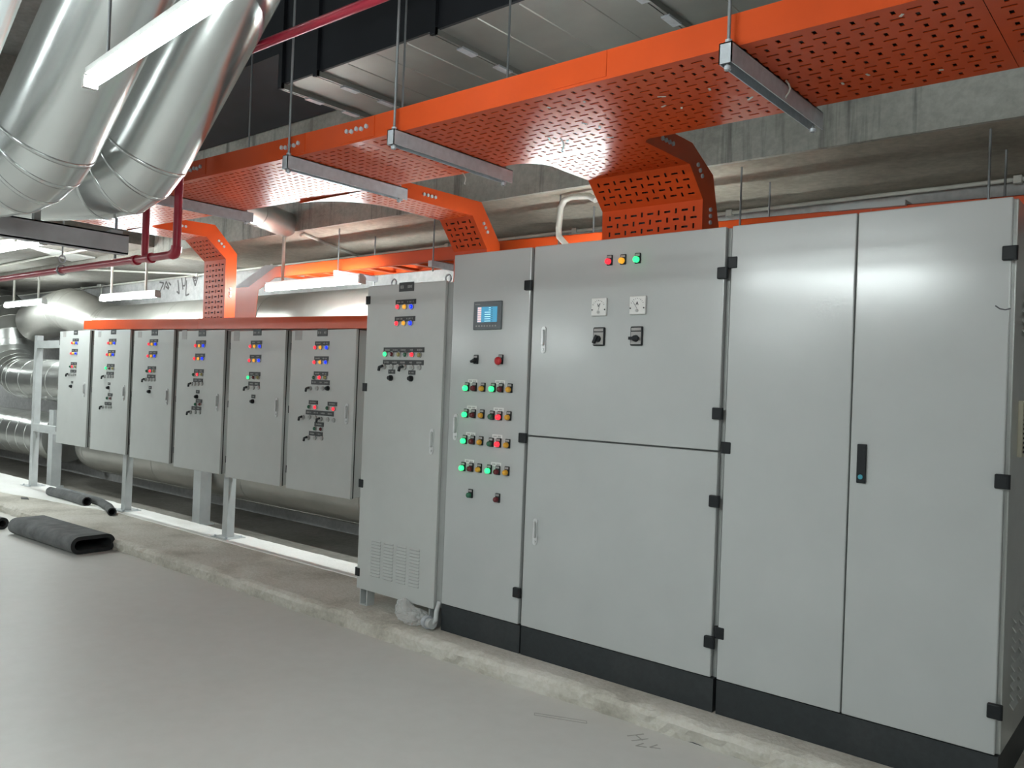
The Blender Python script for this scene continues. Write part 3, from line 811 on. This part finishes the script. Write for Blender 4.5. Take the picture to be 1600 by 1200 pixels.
# branch drops: profile in the y-z plane
def drop(label, x0, x1, prof, pts_out, loc, margin=.02, fil=None, rough_end=None, extra=None):
    """prof: list of (y,z) along the perforated underside; pts_out: outer edge of the side flanges"""
    t = thing('cable_drop', loc, label, 'cable tray')
    for i in range(len(prof) - 1):
        (ya, za), (yb, zb) = prof[i], prof[i + 1]
        G().perf((x0, ya, za), (x1 - x0, 0, 0), (0, yb - ya, zb - za), .05, .044, margin, .003, None).build('base_plate', 'orange', t, fix=False)
    for x in (x0, x1):
        e = .003
        n = len(prof)
        g = G()
        for i in range(n - 1):
            a, b = prof[i], prof[i + 1]
            c, d = pts_out[i + 1], pts_out[i]
            g.prism([(x, a[0], a[1]), (x, b[0], b[1]), (x, c[0], c[1]), (x, d[0], d[1])], (e if x == x1 else -e, 0, 0))
        sf = g.build('side_flange', 'orange', t)
        if x == x1:
            for i in range(n - 1):
                my, mz = (prof[i][0] + pts_out[i + 1][0]) / 2, (prof[i][1] + pts_out[i + 1][1]) / 2
                for k in (-1, 0, 1) if i else (-1.5, -.5, .5, 1.5):
                    d = (Vector((0, *prof[i + 1])) - Vector((0, *prof[i]))).normalized() * .032 * k
                    c = (Vector((0, *prof[i])) * .5 + Vector((0, *prof[i + 1])) * .5 + Vector((0, *pts_out[i])) * .5 + Vector((0, *pts_out[i + 1])) * .5) * .5
                    link('bolt', bolt_mesh('x'), sf, (x + .002, c.y + d.y, c.z + d.z))
    if fil:
        for (xc, sgn, r) in fil:
            z = prof[0][1]; y0 = YB
            pts = [(xc, y0, z), (xc + sgn * r, y0, z)]
            arc = [(xc + sgn * r - sgn * r * math.sin(a), y0 + r - r * math.cos(a), z) for a in [PI / 2 * k / 8 for k in range(9)]]
            g = G(); g.prism([(xc, y0, z)] + arc, (0, 0, .003)); g.build('corner_plate', 'orange', t)
            g = G()
            for p, q in zip(arc[:-1], arc[1:]):
                g.hexa([p, q, (q[0] - sgn * .001, q[1] + .003, z), (p[0] - sgn * .001, p[1] + .003, z), (p[0], p[1], z + TH), (q[0], q[1], z + TH), (q[0], q[1] + .003, z + TH), (p[0], p[1] + .003, z + TH)])
            g.build('corner_rail', 'orange', t)
    return t
drop('wide orange perforated drop bending down onto the two-meter cabinet', .822, 1.405,
     [(YB, 2.6), (.14, 2.6), (.285, 2.46), (.29, 2.252)], [(YB, 2.705), (.16, 2.705), (.385, 2.60), (.50, 2.252)],
     (1.11, .3, 2.25), .02, [(.822, -1, .16), (1.405, 1, .06)])
drop('narrow orange perforated drop sloping down behind the touch-screen cabinet', -.655, -.36,
     [(YB, 2.612), (.52, 2.612), (.67, 2.42), (.672, 2.105)], [(YB, 2.70), (.60, 2.715), (.80, 2.47), (.80, 2.105)],
     (-.5, .67, 2.1), .015, [(-.655, -1, .42)])
drop('tall orange perforated drop going down into the red trough over the wall panels', -3.43, -3.09,
     [(YB, 2.664), (.20, 2.668), (.385, 2.51), (.392, 1.925)], [(YB, 2.765), (.275, 2.78), (.49, 2.565), (.49, 1.925)],
     (-3.26, .4, 1.92), .02, [(-3.09, 1, .1)])

# black cables added in the trays only to darken the slots from behind
MT['cable'] = plain('black_cable_sheath', (.012, .012, .013), .6)
def cable(pts, r, label, group, loc):
    tag(G().tube(pts, r, 6).build('slot_backing_cable', 'cable', None, loc), label, 'cable', group)
for k in range(12):
    y = YF + .04 + k * .0535
    cable([(x, y, zt(x) + .028) for x in (-3.4, -2.17, -1.0, .2, 1.5, 3.0, 4.35)], .0245, 'black cable added to darken the slots of the long main orange tray', 'added cables in the main tray', (0, y, 2.62))
for (x0, x1, prof, n_, where) in ((.822, 1.405, [(-.28, 2.632), (.15, 2.632), (.315, 2.475), (.32, 2.255)], 11, 'wide drop'),
                                  (-.655, -.36, [(-.28, 2.644), (.535, 2.644), (.70, 2.43), (.70, 2.106)], 6, 'narrow drop'),
                                  (-3.43, -3.09, [(-.28, 2.697), (.215, 2.70), (.415, 2.52), (.42, 1.93)], 7, 'tall drop')):
    for k in range(n_):
        x = x0 + .03 + (x1 - x0 - .06) * k / (n_ - 1)
        cable([(x, y, z) for y, z in prof], .024, 'black cable added to darken the slots of the %s' % where, 'added cables in the %s' % where, (x, 0, 2.6))

# trapeze hangers
def hanger(x, label, y0=-1.02, y1=-.22):
    z = zt(x)
    t = thing('trapeze_hanger', (x, -.64, z - .07), label, 'hanger', 'trapeze hangers under the main tray')
    w = .022
    g = G()
    g.box(x - w, x + w, y0, y1, z - .0045, z - .0005)
    g.box(x + w - .004, x + w, y0, y1, z - .066, z - .0005)
    g.box(x - w, x - w + .004, y0, y1, z - .066, z - .0005)
    g.box(x - w, x + w, y0, y0 + .003, z - .066, z - .0005)
    g.build('channel', 'galv', t)
    for y in (YF - .03, YB + .04):
        G().cyl((x, y, z - .085), (x, y, 4.4), .006, 8).build('rod', 'rod', t)
        for zz in (z + .001, z - .082):
            G().cyl((x, y, zz), (x, y, zz + .012), .012, 6).build('nut', 'galv', t)
hanger(2.147, 'galvanised hanger under the main tray, nearest to the camera')
hanger(.585, 'galvanised hanger under the main tray, just left of the wide drop')
hanger(-.195, 'galvanised hanger under the main tray, at the start of the narrow drop')
hanger(-1.75, 'galvanised hanger under the main tray, half hidden by the silver pipe')

# ================================================================== rear ladder tray
LY0, LY1, LZ0, LZ1 = .95, 1.27, 2.43, 2.53
t = thing('ladder_tray', (0, 1.1, 2.43), 'orange ladder tray with open rungs running behind and above the cabinets', 'cable tray')
def lz(x):
    return -max(0.0, x - .2) * .027
for y in (LY0, LY1):
    for (a, b) in ((-3.2, -.6), (-.598, 2.0), (2.002, 5.0)):
        da, db = lz(a), lz(b)
        s = .02 if y == LY0 else -.02
        g = G()
        for (y0, y1, z0, z1) in ((y, y + .003, LZ0, LZ1), (min(y, y + s), max(y, y + s), LZ0, LZ0 + .003), (min(y, y + s), max(y, y + s), LZ1 - .003, LZ1)):
            g.hexa([(a, y0, z0 + da), (b, y0, z0 + db), (b, y1, z0 + db), (a, y1, z0 + da), (a, y0, z1 + da), (b, y0, z1 + db), (b, y1, z1 + db), (a, y1, z1 + da)])
        g.build('side_rail', 'orange', t)
g = G()
o_ = [(-3.2, 2.53), (-3.62, 2.37), (-3.66, 2.07)]; i_ = [(-3.2, 2.43), (-3.46, 2.33), (-3.49, 2.07)]
for k in range(2):
    g.prism([(o_[k][0], LY0, o_[k][1]), (o_[k + 1][0], LY0, o_[k + 1][1]), (i_[k + 1][0], LY0, i_[k + 1][1]), (i_[k][0], LY0, i_[k][1])], (0, .003, 0))
g.build('bend_rail', 'orange', t)
x = -3.1
while x < 4.9:
    d = lz(x)
    G().box(x, x + .06, LY0 + .003, LY1, LZ0 + .001 + d, LZ0 + .02 + d).build('rung', 'orange', t)
    x += .28
G().box(-3.9, -3.63, LY0 + .01, LY0 + .014, 2.0, 2.37).build('cover_plate', 'orange', t)
G().hexa([(-3.9, LY0 + .01, 2.37), (-3.63, LY0 + .01, 2.37), (-3.63, LY0 + .012, 2.37), (-3.9, LY0 + .012, 2.37),
          (-3.4, LY0 + .02, 2.56), (-3.18, LY0 + .02, 2.545), (-3.18, LY0 + .022, 2.545), (-3.4, LY0 + .022, 2.56)]).build('cover_plate', 'beamsteel', t)
for i, (x, lab) in enumerate(((1.31, 'behind the plain double-door cabinet, left one'), (2.53, 'behind the plain double-door cabinet, right one'), (.05, 'behind the two-meter cabinet'),
                 (-1.12, 'above the tall louvred cabinet'), (-2.25, 'above the last wall panels'))):
    h = thing('ladder_hanger', (x, 1.15, 2.4), 'thin rod hanger of the rear ladder tray, ' + lab, 'hanger', 'rod hangers of the ladder tray')
    for y in (LY0 - .03, LY1 + .04):
        G().cyl((x, y, 2.35 + lz(x)), (x, y, 2.782), .006, 8).build('rod', 'rod', h)
    G().box(x - .02, x + .02, LY0 - .06, LY1 + .07, 2.385 + lz(x), 2.428 + lz(x)).build('channel', 'galv', h)
tag(G().hexa([(1.80, .92, 2.478), (2.17, .92, 2.468), (2.17, 1.3, 2.482), (1.80, 1.3, 2.492), (1.80, .92, 2.506), (2.17, .92, 2.496), (2.17, 1.3, 2.506), (1.80, 1.3, 2.516)]).build('cover_sheet', 'cab', None, (1.97, 1.15, 2.53)), 'loose pale grey sheet lying on the ladder tray behind the right cabinet', 'sheet')

# ================================================================== big clad pipes
def arc_path(pts, R, step=math.radians(15)):
    """polyline with filleted corners: returns list of straight / bend runs of centre points"""
    P = [Vector(p) for p in pts]
    runs = []
    cur = P[0]
    for i in range(1, len(P) - 1):
        a = (P[i - 1] - P[i]).normalized(); b = (P[i + 1] - P[i]).normalized()
        ang = a.angle(b); turn = PI - ang
        d = R * math.tan(turn / 2)
        s, e = P[i] + a * d, P[i] + b * d
        bis = (a + b).normalized()
        C = P[i] + bis * (R / math.sin(ang / 2))
        runs.append(('s', [cur, s]))
        n = max(2, round(turn / step))
        ax = (s - C).cross(e - C).normalized()
        pts_ = [C + Matrix.Rotation(turn * k / n, 3, ax) @ (s - C) for k in range(n + 1)]
        din = (P[i] - P[i - 1]).normalized()
        runs.append(('b', pts_, [Matrix.Rotation(turn * k / n, 3, ax) @ din for k in range(n + 1)]))
        cur = e
    runs.append(('s', [cur, P[-1]]))
    return runs
def clad_pipe(label, pts, r, R, loc, mat='clad', name='clad_pipe', seclen=1.0, group=None, n=40):
    t = thing(name, loc, label, 'pipe', group)
    runs = arc_path(pts, R)
    allp = []
    for run in runs:
        q = run[1]
        if run[0] == 's':
            L = (q[1] - q[0]).length
            m = max(1, round(L / seclen)); d = (q[1] - q[0]) / m
            dn = d.normalized()
            for k in range(m):
                allp.append((q[0] + d * k, dn, q[0] + d * (k + 1), dn, 'jacket_section'))
        else:
            for k in range(len(q) - 1):
                allp.append((q[k], run[2][k], q[k + 1], run[2][k + 1], 'elbow_gore'))
    for (a, ta, b, tb, nm) in allp:
        L = (b - a).length
        g = G()
        g.rings([(a, ta, r), (b, tb, r)], n, True)
        w_ = min(.3, .014 / L)
        g.rings([(a, ta, r + .0005), (a, ta, r + .0022), (a + (b - a) * w_, ta.lerp(tb, w_), r + .0022), (a + (b - a) * w_, ta.lerp(tb, w_), r - .001)], n, False)
        g.build(nm, mat, t)
    return t
clad_pipe('large silver clad pipe, right of the two coming down from the ceiling', [(.40, -1.18, 4.17), (-.90, -1.44, 2.50), (-2.35, -2.22, 2.47)], .208, .34, (-.9, -1.44, 2.27), 'clad', 'clad_pipe', 2.6)
clad_pipe('large silver clad pipe, left of the two, behind the near LED batten', [(.87, -1.78, 4.15), (-.60, -2.02, 2.37), (-1.8, -2.66, 2.37)], .205, .34, (-.6, -2.02, 2.15), 'clad', 'clad_pipe', 2.6)
clad_pipe('silver clad pipe cut off by the upper left corner', [(1.25, -2.44, 3.87), (.18, -2.72, 2.08), (-.65, -3.1, 2.05)], .17, .25, (.3, -2.66, 2.3))
# far run behind the wall panels
clad_pipe('dull silver clad pipe running high behind the small wall panels', [(1.5, 1.59, 2.07), (-7.75, 1.55, 2.10), (-8.8, 1.42, 2.39), (-9.85, 1.38, 2.22)], .295, .7, (-4, 1.58, 1.77), 'clad2', 'clad_pipe', 1.8)
clad_pipe('dull silver clad pipe low behind the plinth, seen under the wall panels', [(1.5, 1.42, .53), (-7.6, 1.42, .53), (-7.95, 1.52, .53)], .29, .36, (-4, 1.42, .24), 'clad2', 'clad_pipe', 1.8)
clad_pipe('shiny silver elbow pipe turning down and right at the left edge', [(-11.9, 1.25, 2.47), (-10.45, 1.25, 2.46), (-10.35, 1.25, 1.39), (-6.5, 1.25, 1.37)], .285, .62, (-10.3, 1.25, 1.1), 'clad3', 'clad_pipe', .45)
clad_pipe('low silver clad pipe with close seams at the left edge', [(-15.0, 1.35, .60), (-8.55, 1.35, .60)], .325, .4, (-9.5, 1.35, .3), 'clad3', 'clad_pipe', .32)
lp = [o for o in bpy.data.objects if o.get('label', '').startswith('dull silver clad pipe low')][0]
a_ = math.radians(-62)
sy, sz = 1.42 + math.cos(a_) * -.291, .53 + math.sin(a_) * .291
G().beam((-7.3, sy, sz), (1.4, sy, sz), .03, .006, (0, math.cos(a_) * -1, math.sin(a_))).build('seam_strip', 'clad2', lp)
for x, lab in ((-8.2, 'left'), (-4.5, 'right')):
    g = G(); g.box(x - .07, x + .07, 1.0, 1.12, 0, 1.0)
    g.box(x - .1, x + .1, .97, 1.15, 0, .012)
    tag(g.build('support_post', 'galvpaint', None, (x, 1.06, 0)), 'stout grey post standing behind the plinth under the panels, %s one' % lab, 'post')

# steel channel under the two big pipes
t = thing('support_channel', (-1, -1.9, 2.1), 'grey steel channel beam below the two large silver pipes', 'beam')
g = G()
g.box(-1.05, -1.044, -2.9, -1.41, 2.115, 2.215); g.box(-1.05, -.985, -2.9, -1.41, 2.115, 2.122); g.box(-1.05, -.985, -2.9, -1.41, 2.208, 2.215)
g.box(-.991, -.985, -2.9, -1.41, 2.115, 2.215)
g.build('channel', 'beamsteel', t)
G().box(-1.03, -1.0, -1.86, -1.83, 2.215, 2.31).build('pipe_strut', 'galvpaint', t)
G().box(-1.04, -.99, -1.5, -1.44, 2.215, 2.232).build('pipe_shoe', 'beamsteel', t)
for y in (-2.75, -1.43):
    G().cyl((-1.09, y, 2.1), (-1.09, y, 4.4), .007, 8).build('rod', 'rod', t)

# red fire pipes
t = thing('fire_pipe', (-1.08, -1.1, 2.17), 'thin red fire pipe stepping down beside the silver pipe and running left', 'pipe')
def elbow(p, a, b, r):
    p, a, b = Vector(p), Vector(a).normalized(), Vector(b).normalized()
    pts = [p + a * .045, p + a * .02 + b * .004, p + a * .004 + b * .02, p + b * .045]
    return G().tube(pts, r, 12)
R_ = .0225
zl = 2.172
G().cyl((-.97, -1.1, 3.165), (4.5, -1.06, 3.12), R_, 12).build('pipe_length', 'redpipe', t)
G().cyl((-1.08, -1.1, 3.1), (-1.08, -1.1, zl + .04), R_, 12).build('pipe_length', 'redpipe', t)
elbow((-1.03, -1.1, 3.16), (1, 0, 0), (-.4, 0, -1), R_ * 1.3).build('elbow', 'redpipe', t)
elbow((-1.08, -1.1, zl), (0, 0, 1), (-1, 0, 0), R_ * 1.3).build('elbow', 'redpipe', t)
G().cyl((-1.12, -1.1, zl), (-6.5, -1.1, zl + .03), R_, 12).build('pipe_length', 'redpipe', t)
for x in (-1.36, -1.54):
    G().cyl((x, -1.1, zl), (x - .04, -1.1, zl), R_ * 1.35, 12).build('coupling', 'redpipe', t)
G().cyl((-1.45, -1.1, zl), (-1.45, -1.1, 3.85), R_ * .9, 12).build('branch_riser', 'redpipe', t)
hx = -2.62
g = G(); g.tube([(hx, -1.1 + .032 * math.cos(a), zl + .01 + .032 * math.sin(a)) for a in [i * 2 * PI / 14 for i in range(15)]], .006, 6)
g.tube([(hx, -1.1 + .02 * math.cos(a), zl + .085 + .024 * math.sin(a)) for a in [i * 2 * PI / 12 for i in range(13)]], .005, 6)
g.build('pipe_ring', 'galv', t)
G().cyl((hx, -1.1, zl + .1), (hx, -1.1, 2.9), .006, 8).build('hanger_rod', 'rod', t)

# ================================================================== rectangular air duct above
t = thing('air_duct', (.4, -.15, 3.2), 'large rectangular air duct with black side high above the orange tray', 'duct')
DY0, DY1, DZ0, DZ1 = -.17, .78, 3.5, 4.2
edges = [-1.52, -1.13, -.05, 1.12, 2.3, 3.5, 5.0]
for a, b in zip(edges[:-1], edges[1:]):
    G().box(a, b, DY0, DY0 + .02, DZ0, DZ1).build('side_panel', 'ductside', t)
    g = G(); g.box(a, b, DY0 + .02, DY1, DZ0, DZ0 + .02)
    m = max(1, round((b - a) / .3))
    for k in range(1, m):       # folded stiffening beads
        u = a + (b - a) * k / m
        g.prism([(u - .006, DY0 + .03, DZ0), (u, DY0 + .03, DZ0 - .004), (u + .006, DY0 + .03, DZ0)], (0, DY1 - DY0 - .04, 0))
    g.build('bottom_panel', 'duct', t)
for x in edges[:-1]:
    g = G(); g.box(x - .02, x - .004, DY0 - .02, DY1 + .01, DZ0 - .034, DZ0 + .005); g.box(x + .004, x + .02, DY0 - .02, DY1 + .01, DZ0 - .034, DZ0 + .005)
    fl = g.build('flange', 'duct', t)
    G().box(x - .02, x + .02, DY0 - .025, DY0 - .001, DZ0 - .034, DZ1).build('side_flange', 'ductside', t)
    for y in (DY0 + .2, DY0 + .52):
        G().box(x - .025, x + .025, y, y + .13, DZ0 - .042, DZ0 - .03).build('flange_clip', 'galv', fl)
G().box(-5.19, -1.52, DY0, .78, 3.72, 4.3).build('black_section', 'ductside', t)  # plain black box continuing the duct to the left
G().box(-1.53, -1.5, DY0, .78, DZ0, 4.3).build('end_panel', 'ductside', t)

# half-round duct stub at the left
a, b = Vector((-2.19, -.17, 2.79)), Vector((-2.80, .77, 2.845))
t = thing('round_duct', (-2.5, .3, 2.75), 'short round metal duct poking out beside the tall orange drop', 'duct')
d = (b - a).normalized()
G().rings([(a, d, .105), (a + (b - a) * .45, d, .105)], 24).build('duct_section', 'clad2', t)
G().rings([(a + (b - a) * .45, d, .108), (b, d, .108)], 24).build('duct_section', 'clad2', t)

# ================================================================== white conduits on soffit and wall
t = thing('conduit', (-3.1, 1.8, 2.75), 'long thin white conduit along the top of the back wall', 'conduit')
cz = 2.755
px_ = [-13, -9.5, -6.2, -4.6, -3.15, -1.9, -.5, .8, 2.5, 5.0]
for a, b in zip(px_[:-1], px_[1:]):
    G().cyl((a, 1.85, cz), (b, 1.85, cz), .0125, 8).build('conduit_length', 'pvc', t)
for x in px_[1:-1]:
    G().bbox(x - .022, x + .022, 1.828, 1.875, cz - .024, cz + .02, .005).build('junction_box', 'pvc', t)
t = thing('conduit', (-2.9, .9, 2.75), 'white conduit crossing the soffit to the junction box above the ladder tray', 'conduit')
G().tube([(-2.62, .80, 2.74), (-2.66, .86, 2.762), (-3.15, 1.83, 2.762)], .0125, 8).build('conduit_length', 'pvc', t)
t = thing('conduit', (-6.3, 1.0, 2.75), 'white conduit crossing the soffit above the middle batten', 'conduit')
G().tube([(-7.3, .86, 2.762), (-6.2, 1.83, 2.762)], .0125, 8).build('conduit_length', 'pvc', t)
t = thing('conduit', (-8.2, 1.86, 2.4), 'white switch box and conduit on the wall left of the graffiti', 'conduit')
G().bbox(-8.95, -8.83, 1.82, 1.9, 2.74, 2.86, .01).build('switch_box', 'pvc', t)
G().cyl((-8.89, 1.87, 2.74), (-8.93, 1.87, 2.35), .012, 8).build('conduit_length', 'pvc', t)
t = thing('conduit', (.2, .95, 2.5), 'thick cream conduit bending down from the soffit behind the wide drop', 'conduit')
G().tube([(.36, .88, 2.70), (.30, .89, 2.735), (.16, .9, 2.75), (.10, .9, 2.735), (.07, .9, 2.69), (.06, .9, 2.55), (.065, .9, 2.5), (.15, .88, 2.43), (.16, .88, 2.2)], .02, 10).build('conduit_length', 'pvc', t)

# white board on the soffit at the left
tag(G().hexa([(-6.46, .02, 2.83), (-6.40, .04, 2.83), (-6.56, .78, 2.83), (-7.16, .76, 2.83), (-6.46, .02, 2.846), (-6.40, .04, 2.846), (-6.56, .78, 2.846), (-7.16, .76, 2.846)]).build('soffit_board', 'white', None, (-6.7, .5, 2.83)), 'pale board fixed under the soffit at the left', 'board')
for (x0, x1, y, lab) in ((-9.5, -5.6, .45, 'nearer'), (-9.5, -6.0, -.45, 'farther')):
    t = thing('conduit', (x0, y, 2.83), 'white conduit under the lowered soffit at the left, %s the pale board' % ('running behind' if lab == 'nearer' else 'running in front of'), 'conduit')
    G().cyl((x0, y, 2.835), (x1, y, 2.835), .0125, 8).build('conduit_length', 'pvc', t)

# ================================================================== foam sleeves, bag, gland
def sleeve(label, path, ro, wall, loc, halfw=0.0, tilt=0.0, n=20):
    """foam tube along a path; halfw > 0 flattens it to a stadium outline"""
    P = [Vector(p) for p in path]
    m = len(P)
    def outline(r, hw):
        out = []
        for side in (1, -1):
            for k in range(n // 2 + 1):
                a = -PI / 2 + PI * k / (n // 2)
                out.append((side * (math.cos(a) * r + hw), side * math.sin(a) * r))
        return out
    rings = {0: [], 1: []}
    for q, (r, hw) in enumerate(((ro, halfw), (ro - wall, halfw))):
        for i in range(m):
            tg = (P[min(i + 1, m - 1)] - P[max(i - 1, 0)]).normalized()
            s = Vector((0, 0, 1)).cross(tg).normalized()
            u = tg.cross(s).normalized()
            s2 = s * math.cos(tilt) + u * math.sin(tilt)
            u2_ = u * math.cos(tilt) - s * math.sin(tilt)
            rings[q].append([P[i] + s2 * a + u2_ * b for a, b in outline(r, hw)])
    N_ = len(rings[0][0])
    g = G()
    F = [(i * N_ + k, i * N_ + (k + 1) % N_, (i + 1) * N_ + (k + 1) % N_, (i + 1) * N_ + k) for i in range(m - 1) for k in range(N_)]
    g.add([v for r in rings[0] for v in r], F, True)
    g.mi = 1
    g.add([v for r in rings[1] for v in r], F, True)
    for j in (0, m - 1):
        g.add(rings[0][j] + rings[1][j], [(k, (k + 1) % N_, N_ + (k + 1) % N_, N_ + k) for k in range(N_)])
    o = g.build('foam_sleeve', ['foam', 'foamend'], None, loc)
    return tag(o, label, 'foam sleeve')
sleeve('large flattened grey foam sleeve lying against the plinth edge', [(-5.0, -.37, .073), (-4.6, -.36, .073), (-4.15, -.345, .073), (-3.74, -.33, .073)], .073, .032, (-4.4, -.33, 0), .11, .0, 24)
sleeve('straight grey foam tube on the plinth, its open end facing the camera', [(-6.62, .42, .150), (-6.1, .42, .150), (-5.62, .40, .150)], .049, .012, (-6.1, .42, .1))
sleeve('curved thin foam tube on the plinth ending at a frame post', [(-6.75, .56, .14), (-6.2, .55, .14), (-5.6, .53, .14), (-5.2, .44, .14), (-4.88, .33, .14)], .041, .012, (-5.6, .5, .1))
sleeve('black foam tube end at the left edge of the floor', [(-6.4, -.62, .055), (-5.28, -.50, .055)], .056, .026, (-5.8, -.55, 0))
G_ = G(); G_.prism([(-6.62, .12, .101), (-6.5, .08, .101), (-6.42, .13, .101), (-6.55, .16, .101)], (0, 0, .008))
tag(G_.build('foam_scrap', 'foam', None, (-6.5, .12, .1)), 'small dark foam scrap on the plinth left of the tubes', 'scrap')

bm = bmesh.new()
bmesh.ops.create_icosphere(bm, subdivisions=4, radius=1)
for v in bm.verts:
    c = v.co.copy()
    k = 1 + .32 * mnoise.noise(c * 1.7) + .14 * mnoise.noise(c * 4.5)
    up_ = max(0, c.z)
    tip = max(0, -c.x * .6 + c.z - .75)
    v.co = Vector((c.x * .11 * k - .03 * up_ - tip * .05, c.y * .075 * k, max(-.04, c.z * .05 * k + tip * .11)))
for f in bm.faces: f.smooth = False
me = bpy.data.meshes.new('plastic_bag'); bm.to_mesh(me); bm.free(); me.materials.append(MT['bag'])
tag(link('plastic_bag', me, None, (-.20, -.02, .142)), 'crumpled clear plastic bag under the louvred cabinet', 'bag')
t = thing('cable_gland', (-.05, -.03, .1), 'grey conduit gland under the corner of the louvred cabinet', 'conduit fitting')
G().rings([((-.085, -.03, .138), (1, -.25, 0), .036), ((-.05, -.04, .138), (1, -.25, 0), .038)], 10).build('lock_nut', 'galv', t)
G().rings([((-.05, -.04, .138), (1, -.25, 0), .028), ((-.01, -.05, .14), (1, -.25, 0), .03)], 16).build('gland_body', 'galvpaint', t)
G().tube([(-.02, -.04, .14), (-.005, -.03, .16), (-.02, -.012, .2), (-.03, .02, .25)], .014, 10).build('flexible_conduit', 'galvpaint', t)

# ================================================================== faint marks
strokes('pencil_mark', [[(.985, -.36, .0006), (1.21, -.265, .0006), (1.225, -.285, .0006), (1.0, -.38, .0006), (.985, -.36, .0006)]], (0, 0, 1), .004, 'pencil', floor_o)
strokes('pencil_mark', [[(1.43, -.27, .0006), (1.47, -.2, .0006)], [(1.47, -.30, .0006), (1.51, -.23, .0006)], [(1.45, -.235, .0006), (1.5, -.26, .0006)],
                        [(1.52, -.285, .0006), (1.51, -.33, .0006), (1.55, -.31, .0006)], [(1.57, -.255, .0006), (1.56, -.3, .0006), (1.6, -.28, .0006)]], (0, 0, 1), .006, 'pencil', floor_o)
S_ = []
for (pts) in ([(0, 0), (.12, -.02), (.02, -.16)], [(.13, -.13), (.19, 0), (.28, -.12)], [(.26, -.02), (.33, -.07)], [(.18, -.08), (.27, -.13)],
              [(.52, .0), (.57, -.22), (.5, -.18)], [(.62, .03), (.67, -.16)], [(.73, .04), (.72, -.1), (.66, -.1)], [(.76, -.02), (.75, -.26), (.84, -.24)],
              [(.92, .02), (1.06, .03), (.99, -.12), (.92, .02)], [(.95, .0), (1.02, .0)], [(.96, -.04), (1.01, -.03)]):
    S_.append([(-7.25 + a * .92, 1.899, 2.73 + b * .8) for a, b in pts])
strokes('wall_scribble', S_, (0, 1, 0), .022, 'pencil2', wall_o)
